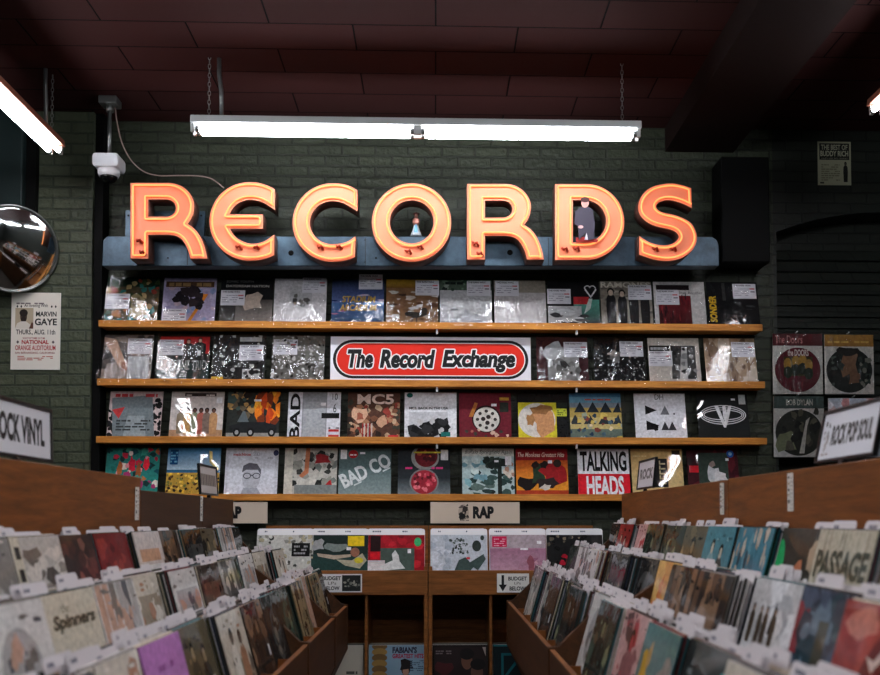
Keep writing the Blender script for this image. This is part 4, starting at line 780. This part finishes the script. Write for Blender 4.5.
A = Art((196, 202, 210)); A.scatter(60, .3, .64, .66, .92, [(60, 70, 66), (90, 100, 96), (40, 46, 44), (170, 176, 180)], .015, .035, 73); A.ell(.82, .78, .08, .11, (50, 58, 54)); A.ell(.92, .94, .035, .05, (60, 70, 66)); A.poly([(.4, .24), (.5, .5), (.62, .56), (.7, .46), (.94, .62), (.98, .52), (.84, .3), (.76, .36), (.66, .24)], (62, 78, 74)); A.blob(.3, .4, .06, .12, (150, 160, 160), random.Random(4)); A.rect(.64, .52, .7, .56, (200, 50, 60)); A.scatter(20, 0, .3, .4, 1, [(216, 220, 228), (176, 184, 196)], .04, .09, 74)
rack_item(431, 486.5, A, 'silvery sleeve with dark grey scrawls in the right rack', 3)
A = Art((176, 130, 150)); A.grad(0, .2, 1, .72, (190, 150, 168), (160, 110, 134)); A.rect(0, .74, 1, 1, (176, 160, 166)); A.rect(.04, .76, .3, .97, (206, 26, 76)); A.bars(.07, .78, .28, .95, 4, (236, 170, 190), 4, .4); A.rect(.54, .7, .68, .74, WH); A.scatter(14, .4, .25, .95, .6, [(170, 124, 144), (150, 96, 120), (196, 150, 160)], .04, .1, 75); A.blob(.72, .42, .06, .14, (140, 76, 90), random.Random(5)); A.rect(.84, .82, .92, .88, WH)
rack_item(490.5, 546, A, 'pink lilac sleeve with a magenta sticker in the right rack', 4)
A = Art((24, 24, 24)); A.scatter(40, 0, .3, 1, 1, [(50, 50, 46), (90, 84, 70), (16, 16, 16), (120, 110, 90)], .02, .05, 76); A.scatter(16, .1, .4, .6, .62, [(190, 24, 50), (150, 16, 36)], .03, .06, 77)
rack_item(548.5, 602, A, 'black sleeve with a red scrawl in the right rack', 5)
# budget records in the bottom of the racks
def low_item(x0, x1, ytop, art, label, back=((200, 196, 186), (60, 60, 60), (120, 110, 96))):
    q = at((x0+x1)/2, 660, KY+.06); h_ = REC
    o_ = tag(link('record_sleeve', sheet_mesh('record_sleeve', art, REC-.006, h_, .005, M['print_matte'])), label, 'record', 'budget records in the bottom of the racks')
    o_.location = (q.x, KY+.05, .236); o_.rotation_euler = (-R(6), 0, 0)
    for j, c in enumerate(back):
        c_ = tag(link('record_sleeve', sheet_mesh('record_sleeve', Art(c), REC-.006, h_+.003*((j*7) % 3), .005, M['print_matte'])), ('first', 'second', 'third')[j]+' record standing behind the '+label.split(' with')[0]+' at the bottom of the'+label.split(' bottom of the')[1], 'record', 'budget records in the bottom of the racks')
        c_.location = (q.x+.003*(j-1), KY+.066+.02*j, .236); c_.rotation_euler = (-R(6), 0, 0)
A = Art((206, 200, 186)); A.poly([(0, .2), (.9, .36), (.9, .1), (0, 0)], (40, 70, 90)); A.bars(.2, .5, .9, .6, 1, (90, 90, 84), 4, .5)
low_item(307, 363, 645, A, 'cream sleeve with a dark blue corner at the bottom of the left rack')
A = Art((120, 150, 170)); 
for k in range(8): A.ell(.19, .98-.1*k, .14, .07, (150, 120, 66) if k % 2 else (110, 84, 46), 14)
A.text("FABIAN'S", .42, .86, .86, .97, (40, 40, 60), bold=.05); A.text('GREATEST HITS', .42, .77, .98, .85, (150, 30, 60), bold=.04)
A.fig(.66, -.3, .95, (60, 40, 40), (160, 120, 100), .42); A.blob(.66, .66, .13, .1, (24, 20, 20), random.Random(3)); A.bars(.74, .55, .98, .75, 6, (70, 90, 110), 5)
low_item(369, 424.5, 643, A, 'light blue sleeve with a dark haired figure at the bottom of the left rack')
A = Art((30, 22, 22), (206, 196, 180)); A.rect(.04, 0, .96, .96, (36, 24, 24)); A.ell(.62, .72, .1, .15, (110, 76, 60)); A.ell(.62, .84, .13, .1, (20, 16, 16)); A.ell(.8, .52, .11, .16, (96, 66, 54)); A.ell(.82, .66, .14, .1, (20, 16, 16)); A.blob(.2, .6, .14, .12, (70, 24, 26), random.Random(2)); A.poly([(.9, .96), (.96, .96), (.96, .8)], (170, 160, 150)); A.bars(.06, .84, .34, .92, 2, (110, 100, 100), 3)
low_item(432.5, 488, 643, A, 'dark sleeve with two faces at the bottom of the right rack')
A = Art((20, 36, 40)); A.ring(.5, .5, .5, .5, .06, (26, 110, 120), 45, 405, 4); A.poly([(0, .2), (.04, .2), (.7, 1), (.62, 1)], (30, 120, 130)); A.poly([(0, .97), (1, .97), (1, 1), (0, 1)], (40, 130, 140))
low_item(493, 549, 644, A, 'dark sleeve with turquoise lines at the bottom of the right rack')
# signs on and above the racks
def flat_sign(name, x0, y0, x1, y1, Y, art, label, t=.004, cat='sign', mat='print_matte', group=None):
    a_, b_ = at(x0, y1, Y), at(x1, y0, Y)
    o_ = tag(link(name, sheet_mesh(name, art, b_.x-a_.x, b_.z-a_.z, t, M[mat])), label, cat, group); o_.location = ((a_.x+b_.x)/2, Y, a_.z); return o_
A = Art((222, 220, 218)); A.text('BUDGET', .05, .66, .49, .88, BK, bold=.03); A.text('LPs', .18, .42, .38, .58, (70, 66, 60)); A.text('BELOW', .08, .12, .46, .33, BK, bold=.03); A.rect(.52, .06, .97, .94, (30, 34, 32)); A.scatter(24, .55, .3, .95, .75, [(110, 112, 104), (60, 64, 60), (150, 148, 136)], .02, .05, 81, .8, 1.6)
flat_sign('budget_sign', 320.5, 574, 362, 592.3, KY-.005, A, 'white sign with a dark picture on the left rack front')
A = Art((222, 220, 214)); A.rect(.14, .4, .22, .92, BK); A.poly([(.05, .42), (.31, .42), (.18, .06)], BK); A.text('BUDGET', .35, .63, .93, .84, BK, bold=.03); A.text('LPs', .54, .42, .74, .56, (70, 66, 60)); A.text('BELOW', .39, .1, .89, .32, BK, bold=.03)
flat_sign('budget_sign', 497, 573.5, 529, 592.5, KY-.005, A, 'white sign with a black down arrow on the right rack front')
for x0, lab in ((430.5, 'cream header sign with a head emblem in the centre below the lowest shelf'), (178.5, 'cream header sign partly hidden behind the left bin panel')):
    A = Art((206, 190, 172)); g_ = random.Random(9)
    A.ell(.37, .52, .06, .38, (180, 164, 148)); A.scatter(26, .32, .22, .43, .88, [(40, 36, 34), (96, 86, 80), (22, 20, 20)], .012, .03, 82, .7, 2.6); A.blob(.36, .35, .035, .13, BK, g_); A.blob(.385, .68, .035, .12, (50, 44, 42), g_); A.bars(.33, .12, .43, .2, 1, (90, 80, 76), 3)
    A.text('RAP', .475, .22, .71, .8, BK, bold=.06)
    flat_sign('header_sign', x0, 502, x0+89, 523.3, SY+.012, A, lab, .012)
# ------------------------------------------------------------------ stepped record bins on both sides of the aisle
class Side:
    def __init__(s, sg, x0, dz): s.sg = sg; s.x0 = x0; s.dz = dz
    def X(s, x): return s.sg*(s.x0+x)
RB = Side(1, .385, 0.0); LB = Side(-1, .463, -.02)
TIERS = [(.035, -.545, .12), (.255, -.44, .12), (.465, -.325, .068)]     # x of record bottom, z of record bottom (from the eye), stack depth
TN = ['bottom', 'middle', 'top']; BLEAN = R(15.5)
PITCH = .325; FAR = 5.33
def bin_module(S, y0, n, panel_top, panel_mat, label, xfar=0):
    y1 = y0-n*PITCH; e = tag(empty('record_bin', (S.X(.3), (y0+y1)/2, 0)), label, 'record bin', 'wooden record bins along the aisle'); L = n*PITCH/2; ox = S.X(.3); z = lambda v: H+v+S.dz
    P = lambda pts: [(S.X(x)-ox, z(v)) for x, v in pts]
    pr = lambda nm, pts, a_, b_, m, bev=0: mk(nm, prism(NB(), P(pts), a_, b_, 'y'), m, e, bev=bev)
    pr('front_panel', [(0, -.441), (.016, -.441), (.016, -.66), (.19, -1.03), (.174, -1.03), (0, -.665)], -L+.017, L-.017, M['brown_shaded'], .0015)
    pr('lit_lip_edge', [(0, -.4375), (.016, -.4375), (.016, -.4405), (0, -.4405)], -L+.017, L-.017, M['brown'])  # paler strip standing in for lamp light along the lip
    end = [(-.004, -.43), (.03, -.43), (.16, -.30), (.24, -.30), (.38, -.2), (.45, -.2), (.56, -.09), (.6145, -.09), (.6145, -1.03), (.174, -1.03), (-.004, -.665)]
    for a_, b_ in ((-L+.001, -L+.016), (L-.016, L-.001)): pr('end_panel', end, a_, b_, M['brown_shaded'], .0015)
    pr('plinth', [(.2, -1.031), (.6, -1.031), (.6, -H-S.dz), (.2, -H-S.dz)], -L+.02, L-.02, M['rackdark'])
    for k, (bx, bz, dp) in enumerate(TIERS): pr('tier_shelf', [(bx-.018 if k == 0 else bx-.012, bz-.012), (bx+dp+.02, bz-.012), (bx+dp+.02, bz-.002), (bx-.018 if k == 0 else bx-.012, bz-.002)], -L+.017, L-.017, M['brown'])
    for k in (1, 2):
        bx, bz, _ = TIERS[k]; pr('riser', [(bx-.034, bz+.06), (bx-.026, bz+.06), (bx-.014, bz-.012), (bx-.022, bz-.012), (bx-.05, TIERS[k-1][1]-.0005), (bx-.058, TIERS[k-1][1]-.0005)], -L+.017, L-.017, M['brown'])
    for i in range(1, n):
        y = -L+i*PITCH; pr('divider_board', [(.017, -.447), (.06, -.447), (.06, -.52), (.03, -.546), (.017, -.546)], y-.003, y+.003, M['brown'])
    pr('back_panel', [(.615, panel_top-S.dz), (.636, panel_top-S.dz), (.636, -1.03), (.615, -1.03)], -L+.001, L-.001+xfar, panel_mat, .0015)
    return y1
yy = bin_module(RB, FAR, 6, .134, M['brown'], 'wooden record bin along the right side of the aisle, nearer the back wall')
bin_module(RB, yy-.001, 6, .137, M['brown'], 'wooden record bin along the right side of the aisle, nearer the camera')
yy = bin_module(LB, FAR, 2, .102, M['brown_dark'], 'short dark panelled record bin at the far end of the left row', .06)
yy = bin_module(LB, yy-.001, 3, .106, M['brown_dark'], 'dark panelled record bin second from the far end of the left row')
bin_module(LB, yy-.001, 7, .152, M['brown'], 'long wooden record bin of the left row, nearest the camera, with a taller panel')
# record meshes for the bins
EDGE_TOP = [(214, 196, 194), (226, 214, 212), (196, 176, 172), (232, 224, 224), (176, 160, 154), (210, 184, 180)]
SPINES = [('black', (26, 27, 28)), ('charcoal', (46, 48, 48)), ('dark green', (30, 48, 42)), ('dark brown', (52, 38, 30)), ('cream', (196, 182, 160)), ('grey', (120, 116, 110)), ('teal', (40, 92, 96)), ('maroon', (90, 30, 34)), ('tan', (150, 120, 86)), ('black', (18, 18, 20)), ('olive', (70, 66, 44)), ('white', (206, 200, 196)), ('navy', (36, 44, 64)), ('black', (30, 30, 32))]
PL = []
for k in range(28):
    nm, c = SPINES[k % len(SPINES)]; A = Art(c); A.top = EDGE_TOP[k % 6]; A.rect(0, .9, 1, 1, tuple(min(255, int(v*1.1+8)) for v in c))
    PL.append((nm, sheet_mesh('record_sleeve', A, .312, .308+.002*(k % 4), .0036, M['print_bin'])))
def cover(seed, mood=None):
    """a generic record cover: background, a picture area, a few shapes"""
    g = random.Random(seed)
    moods = [('dark brown', (58, 44, 36), [(96, 70, 52), (40, 30, 26), (130, 100, 76), (30, 26, 24)]), ('black', (28, 28, 28), [(60, 60, 58), (44, 46, 44), (120, 112, 100), (20, 20, 20)]), ('cream', (204, 194, 178), [(150, 136, 116), (226, 218, 206), (96, 84, 72), (170, 120, 90)]),
             ('dark green', (40, 52, 44), [(60, 76, 62), (28, 36, 32), (120, 120, 90), (84, 70, 50)]), ('grey', (128, 124, 118), [(90, 88, 84), (170, 166, 160), (60, 58, 56), (200, 190, 180)]), ('white', (214, 210, 206), [(170, 166, 164), (120, 110, 104), (190, 150, 130), (90, 90, 96)]),
             ('teal', (70, 128, 140), [(40, 90, 100), (120, 160, 166), (190, 180, 160), (50, 60, 62)]), ('orange', (196, 128, 66), [(220, 170, 100), (120, 60, 34), (150, 80, 44), (60, 40, 30)]), ('red', (150, 44, 40), [(190, 70, 56), (96, 26, 26), (206, 160, 140), (40, 26, 26)]), ('olive brown', (92, 82, 60), [(120, 106, 76), (60, 54, 40), (150, 130, 96), (40, 36, 30)]), ('pink', (206, 160, 156), [(226, 190, 184), (150, 96, 96), (180, 60, 66), (90, 60, 60)]), ('purple', (96, 80, 116), [(140, 110, 150), (60, 50, 80), (190, 150, 140), (40, 36, 50)])]
    nm, bg, pal = g.choices(moods, (5, 6, 5, 4, 4, 5, 1.2, 1, 1, 3, 1.2, .5))[0]
    A = Art(bg); A.top = g.choice(EDGE_TOP); kind = g.randrange(5)
    if kind == 0: A.rect(.08, .1, .92, .8, pal[0]); A.scatter(24, .1, .12, .9, .78, pal, .04, .1, seed)
    elif kind == 1: A.scatter(14, 0, 0, 1, 1, pal, .06, .16, seed); A.fig(.5, -.1, .95, pal[1], pal[2], .5)
    elif kind == 2: A.rect(0, 0, 1, .45, pal[0]); A.scatter(16, 0, .05, 1, .5, pal, .05, .12, seed); A.fig(.35, .05, .8, pal[1], pal[2], .34); A.fig(.68, .02, .78, pal[3], pal[2], .34)
    elif kind == 3: A.ell(.5, .55, .3, .3, pal[0], 22); A.scatter(14, .3, .35, .7, .75, pal, .04, .09, seed)
    else:
        for k in range(6): A.rect(.02+.16*k, 0, .16+.16*k, 1, g.choice(pal))
        A.blob(.5, .5, .24, .3, pal[2], g); A.scatter(10, .2, .2, .8, .9, pal, .04, .1, seed)
    A.scatter(12, 0, 0, 1, 1, pal+[bg], .012, .03, seed+3); A.scatter(5, .05, .84, .95, .97, [pal[3], pal[1], pal[0]], .02, .04, seed+7, 2, .5)
    A.rect(.78, .4, .85, .52, (226, 224, 226)) if g.random() < .4 else None
    return nm, A
DIVS = [divider_mesh(90+k, .31, .30, (.31, .14, .12, .16, .1, .31)[k], (0, -.08, .06, .08, -.1, 0)[k], (.022, .036, .032, .03, .04, .018)[k], 2 if k in (0, 5) else 1) for k in range(6)]
SPECIAL = {}
A = Art((206, 196, 176)); A.text('the', .3, .86, .44, .92, (80, 76, 50), shear=.2); A.text('Spinners', .1, .72, .92, .85, (60, 56, 40), shear=.2, bold=.05)
for k, (c, y) in enumerate((((170, 30, 40), .36), ((50, 80, 120), .44), ((230, 220, 206), .3), ((170, 30, 40), .18), ((230, 220, 206), .14))): A.poly([(.0, y+.14), (.3, y+.12), (.62, y-.12), (.62, y-.2), (.3, y+.03), (0, y+.05)], c)
A.fig(.82, .2, .36, (60, 50, 44), (120, 80, 60), .26); SPECIAL[('L', 1, 9)] = ('cream', A, 'cream record with curved stripes')
A = Art((190, 182, 162)); A.scatter(40, 0, 0, 1, 1, [(206, 198, 180), (170, 160, 140), (150, 146, 126)], .02, .05, 91, .4, 2.5); A.text('PASSAGE', .06, .62, .98, .84, (70, 74, 60), bold=.04); SPECIAL[('R', 2, 9)] = ('beige', A, 'beige record with large lettering')
A = Art((66, 128, 146)); A.scatter(50, 0, 0, 1, 1, [(50, 110, 126), (96, 150, 166), (196, 186, 170), (40, 70, 80), (170, 150, 130)], .03, .08, 92, .7, 1.5); SPECIAL[('R', 2, 7)] = ('teal', A, 'teal record with pale figures')
A = Art((56, 52, 44)); A.ell(.04, .6, .16, .3, (40, 170, 96)); A.blob(.55, .6, .14, .16, (190, 116, 80), random.Random(4)); A.blob(.8, .78, .08, .14, (170, 150, 126), random.Random(6)); A.rect(.74, .42, .82, .58, WH); SPECIAL[('R', 2, 8)] = ('brown', A, 'brown record with green patch')
A = Art((206, 138, 70)); A.grad(0, 0, 1, 1, (190, 96, 50), (226, 176, 96)); A.scatter(20, .0, .0, 1, .14, [(60, 40, 30), (40, 28, 24)], .03, .06, 93); A.scatter(12, .1, .4, .9, .9, [(216, 150, 76), (206, 120, 60), (230, 186, 110)], .08, .16, 94); SPECIAL[('R', 1, 6)] = ('orange', A, 'orange sunset coloured record')
A = Art((198, 196, 196)); A.scatter(20, 0, .3, 1, 1, [(216, 214, 214), (180, 180, 184), (226, 226, 228)], .08, .18, 95); A.poly([(.5, .6), (.58, .86), (.64, .6)], (50, 48, 44)); 
for x in (.12, .3, .42, .6): A.fig(x, .5, .3, (70, 56, 40), (150, 110, 80), .34)
SPECIAL[('R', 1, 9)] = ('white', A, 'white record with small figures')
A = Art((52, 60, 76)); A.rect(0, .55, .2, .9, (140, 40, 50)); A.scatter(30, .1, .4, 1, 1, [(70, 84, 104), (40, 46, 60), (90, 110, 126), (36, 60, 70)], .06, .14, 96); A.rect(.4, .4, .56, .8, (60, 60, 46)); SPECIAL[('R', 1, 10)] = ('blue grey', A, 'blue record with red patch')
A = Art((146, 48, 44)); A.blob(.5, .7, .3, .2, (170, 66, 56), random.Random(3)); A.blob(.3, .9, .2, .1, (196, 120, 104), random.Random(4)); A.blob(.6, .5, .2, .3, (110, 32, 32), random.Random(5)); A.poly([(.4, .72), (.5, .64), (.7, .82), (.66, .86), (.5, .7)], (220, 196, 190)); SPECIAL[('R', 1, 11)] = ('red', A, 'glossy red record')
A = Art((60, 96, 100)); A.grad(0, .5, 1, 1, (110, 126, 126), (66, 116, 116)); A.blob(.2, .66, .12, .14, (206, 160, 50), random.Random(3)); A.blob(.3, .78, .06, .12, (190, 150, 90), random.Random(4)); A.rect(.2, 0, .6, .5, (84, 62, 44)); A.rect(.3, .0, .5, .26, (40, 34, 30)); A.blob(.8, .6, .16, .26, (150, 140, 130), random.Random(6)); SPECIAL[('R', 0, 9)] = ('teal', A, 'teal record with yellow shapes')
A = Art((34, 40, 40)); A.rect(.05, .1, .95, .55, (150, 34, 40)); A.rect(.1, .1, .9, .48, (220, 214, 206)); 
for k in range(7): A.rect(.14+.11*k, .14, .17+.11*k, .46, (40, 36, 36))
A.ell(.84, .8, .06, .08, (60, 170, 176)); A.bars(.1, .7, .7, .84, 2, (110, 116, 116), 5); SPECIAL[('R', 0, 10)] = ('black', A, 'black record with barred panel')
A = Art((186, 120, 190)); A.poly([(.16, 0), (.18, .56), (.3, .66), (.86, .66), (.86, 0)], (44, 46, 40)); A.poly([(.4, 0), (.44, .4), (.6, .5), (.74, .3), (.76, 0)], (110, 100, 84)); A.bars(.3, .78, .7, .86, 1, (140, 70, 140), 4); SPECIAL[('L', 0, 9)] = ('mauve', A, 'mauve record with dark picture')
A = Art((120, 36, 36)); A.rect(0, 0, 1, .5, (206, 196, 190)); A.ell(.45, .5, .34, .14, (214, 190, 160)); A.scatter(8, .1, .6, .9, .95, [(150, 50, 44), (90, 24, 26)], .06, .12, 97); SPECIAL[('L', 2, 6)] = ('red', A, 'red and white record')
A = Art((52, 40, 38)); A.scatter(14, .1, .5, .9, .95, [(96, 56, 50), (70, 44, 40), (120, 80, 70)], .06, .12, 98); A.rect(.15, .25, .85, .48, (214, 70, 36)); A.rect(.74, .3, .88, .56, (226, 206, 200)); SPECIAL[('L', 2, 7)] = ('brown', A, 'brown record with orange band')
A = Art((206, 192, 186)); A.rect(.1, .3, .85, .5, (206, 150, 140)); A.rect(.1, .66, .85, .8, (196, 150, 120)); A.rect(.08, .55, .9, .62, (230, 226, 224)); SPECIAL[('L', 2, 5)] = ('pale', A, 'pale record with pink bands')
A = Art((186, 178, 170)); A.rect(0, 0, .16, 1, (206, 196, 176)); A.scatter(30, .2, 0, 1, .9, [(110, 100, 92), (150, 140, 130), (80, 72, 66), (210, 200, 190)], .05, .12, 99, 1.6, .7)
for k in range(5): A.rect(.04, .1+.18*k, .13, .2+.18*k, (50, 46, 44))
SPECIAL[('L', 2, 8)] = ('grey', A, 'grey record with filmstrip edge')
ORD = ['first', 'second', 'third', 'fourth', 'fifth', 'sixth', 'seventh', 'eighth', 'ninth', 'tenth', 'eleventh', 'twelfth']
STV, STF, STC = [], [], []
def stock_box(S, k, y, i, c, top, wj, hj, tilt):
    bx, bz, _ = TIERS[k]; x0 = bx+.0046*i; w_, h_, t_ = .155+wj, .306+hj, .0036; b = len(STV); ct, sn = math.cos(tilt), math.sin(tilt)
    for a_ in (0, 1):
        for q in (-1, 1):
            for v in (0, 1): STV.append((S.X(x0+a_*t_*ct+v*h_*sn), y+q*w_, H+S.dz+bz+v*h_*ct-a_*t_*sn+.001))
    for f, cc in (((0, 1, 3, 2), c), ((4, 6, 7, 5), c), ((0, 4, 5, 1), c), ((2, 3, 7, 6), c), ((0, 2, 6, 4), c), ((1, 5, 7, 3), top)): STF.append([b+q for q in f]); STC.append(cc)
def place(o_, S, k, y, i, tilt, dzz=0):
    bx, bz, _ = TIERS[k]; o_.location = (S.X(bx+.0046*i+.002), y, H+S.dz+bz+dzz+.001); o_.rotation_euler = (-tilt, 0, -S.sg*math.pi/2)
for S, sn_, side in ((LB, 'L', 'left'), (RB, 'R', 'right')):
    for k in range(3):
        n = 12
        lastvis = {0: 11, 1: 11, 2: 10}[k]
        for j in range(n):
            y = FAR-PITCH*(j+.5)-(.001 if j > 5 else 0); g = random.Random(1000*(S.sg+2)+100*k+j)
            N_ = int(TIERS[k][2]/.0046)-g.randrange(0, 4); deep = ((j+k) % 2 == 0) != (g.random() < .18); start = (g.choice((0, 1, 2)), g.choice((0, 1, 2)), g.choice((0, 1)))[k] if not deep else (g.choice((6, 7, 8)), g.choice((9, 10, 11, 12)), g.choice((5, 6, 7)))[k]; tilt = BLEAN+R(g.uniform(-1.2, .6))
            where = f'{ORD[j]} stack from back wall, {TN[k]} tier, {side} bins'
            slots = list(range(start, N_)); divs = set()
            for f_ in ((.0, .16, .33, .5, .68, .85), (.05, .28, .5, .75), (.1, .45, .75))[k]: divs.add(min(N_-1, start+4+int(f_*(N_-start-4)+g.randrange(0, 2))))
            di = 0
            for q, i in enumerate(slots):
                tl = tilt
                if i in divs:
                    if j <= lastvis+1:
                        d_ = link('divider_card', DIVS[g.choice((0, 1, 1, 2, 2, 3, 3, 4, 4, 5))]); place(d_, S, k, y+g.uniform(-.002, .002), i, tl, g.uniform(-.012, .004))
                        tag(d_, f'{ORD[di]} white divider card in {where}', 'divider card', 'white divider cards in the bins'); di += 1
                    continue
                if q < (3 if j < 6 else 4) and j <= lastvis:
                    if q == 0:
                        sp_ = SPECIAL.get((sn_, k, j))
                        if sp_: nm, A, lb = sp_; A.top = g.choice(EDGE_TOP)
                        else:
                            nm, A = cover(5000+1000*(S.sg+2)+100*k+j); lb = nm+' record'
                        me = sheet_mesh('record_sleeve', A, .312, .31, .0036, M['print_bin']); lab = f'{lb}, front of {where}'
                    else:
                        nm, me = PL[g.randrange(28)]; lab = f'{nm} record, {ORD[q]} from front, {where}'
                    o_ = link('record_sleeve', me); place(o_, S, k, y+g.uniform(-.002, .002), i, tl, 0)
                    tag(o_, lab, 'record', 'records filed in the bins')
                else: stock_box(S, k, y, i, g.choice(SPINES)[1], g.choice(EDGE_TOP), g.uniform(-.003, .001), g.uniform(-.006, .005), tl)
me = bpy.data.meshes.new('packed_records'); me.from_pydata(STV, [], STF); me.materials.append(M['print_bin'])
ca = me.color_attributes.new('print', 'FLOAT_COLOR', 'CORNER')
for p_, c in zip(me.polygons, STC):
    for li in p_.loop_indices: ca.data[li].color = (*lin(c), 1)
bm = bmesh.new(); bm.from_mesh(me); bmesh.ops.recalc_face_normals(bm, faces=list(bm.faces)); bm.to_mesh(me); bm.free()
tag(link('packed_records', me), 'records packed tightly behind the front ones in the wooden bins', 'records', kind='stuff')
# ------------------------------------------------------------------ signs and tags on the bin panels
def panel_sign(S, xo, y_far, y_near, z0, hgt, art, label, lean, text_far_first):
    """framed sign standing on a bin panel, facing the aisle"""
    L = y_far-y_near; e = tag(empty('section_sign', (S.X(xo), (y_far+y_near)/2, z0)), label, 'sign', 'framed header signs clipped on the bin panels')
    e.rotation_euler = (-lean, 0, -S.sg*math.pi/2); fr = .008
    bm = NB(); box(bm, -L/2, L/2, .002, .012, 0, fr); box(bm, -L/2, L/2, .002, .012, hgt-fr, hgt); box(bm, -L/2, -L/2+fr, .002, .012, fr, hgt-fr); box(bm, L/2-fr, L/2, .002, .012, fr, hgt-fr); box(bm, -L/2, L/2, .0121, .015, 0, hgt)
    mk('frame', bm, M['blackmetal'], e)
    c_ = link('sign_card', sheet_mesh('sign_card', art, L-2*fr-.001, hgt-2*fr-.001, .003, M['print_matte']), e); c_.location = (0, .008, fr)
    boxm('clip', -.014, .014, .0, .016, -.03, -.0005, M['blackmetal'], e, bev=.002)
    return e
A = Art((214, 212, 216)); A.text('ROCK VINYL', .2, .24, .91, .8, (34, 30, 28), bold=.045)
zz = atx(48, 461, LB.X(.625)).z; yf = atx(48.5, 440, LB.X(.625)).y
panel_sign(LB, .635, yf+.07, yf-.41, zz, .152, A, 'white framed header sign on the left bin panel, cut by the photo edge', R(2), False)
A = Art((214, 214, 220)); A.text('ROCK POP SOUL', .2, .28, .92, .72, (50, 44, 40), bold=.045); A.scatter(10, .05, .2, .16, .8, [(120, 110, 104), (70, 64, 60), (160, 150, 144)], .015, .03, 101, .8, 2.5); A.bars(.05, .1, .18, .17, 1, (150, 130, 124), 3)
q = atx(812, 465, RB.X(.625)); e = panel_sign(RB, .628, q.y, q.y-.36, q.z+.004, .142, A, 'white framed header sign tilted on the right bin panel', R(12), True)
A = Art((196, 188, 184)); A.rect(.04, .28, .96, .72, (150, 140, 132))
for k in range(9): A.rect(.06+.1*k, .3, .11+.1*k, .7, (96, 84, 76) if k % 2 else (120, 108, 98))
q = atx(203, 494, LB.X(.625)); panel_sign(LB, .628, q.y+.36, q.y-.01, q.z, .145, A, 'small framed sign with blurred brown lettering on the dark left panel', R(4), False)
A = Art((206, 200, 204)); A.text('ROCK', .1, .3, .92, .72, (110, 104, 104), bold=.05)
q = atx(640, 489, RB.X(.625)); panel_sign(RB, .628, q.y+.12, q.y-.26, q.z, .145, A, 'small framed sign standing on the far end of the right panel', R(6), True)
def shelf_tag(S, px, y0, y1, label):
    X = S.X(.612); a_ = atx(px, y1, X); b_ = atx(px, y0, X); h_ = b_.z-a_.z
    A = Art((214, 210, 202)); 
    for k, (v, s2) in enumerate(((.86, .06), (.7, .05), (.52, .07), (.4, .05), (.2, .1))): A.rect(.12, v, .4, v+s2, (36, 34, 32) if k % 2 == 0 else (150, 120, 70))
    A.bars(.5, .05, .92, .95, 9, (150, 146, 140), 6, .3)
    o_ = tag(link('shelf_tag', sheet_mesh('shelf_tag', A, .045, h_, .0012, M['print_matte'])), label, 'tag'); o_.location = (S.X(.6125), a_.y, a_.z); o_.rotation_euler = (0, 0, -S.sg*math.pi/2)
shelf_tag(RB, 722, 483, 514.5, 'white printed tag left of the seam on the right bin panel'); shelf_tag(RB, 790.5, 473, 511, 'white printed tag right of the seam on the right bin panel')
shelf_tag(LB, 137, 487, 520, 'white printed tag at the end of the tall left panel'); shelf_tag(LB, 201.5, 496, 521, 'white printed tag between the two dark left panels')
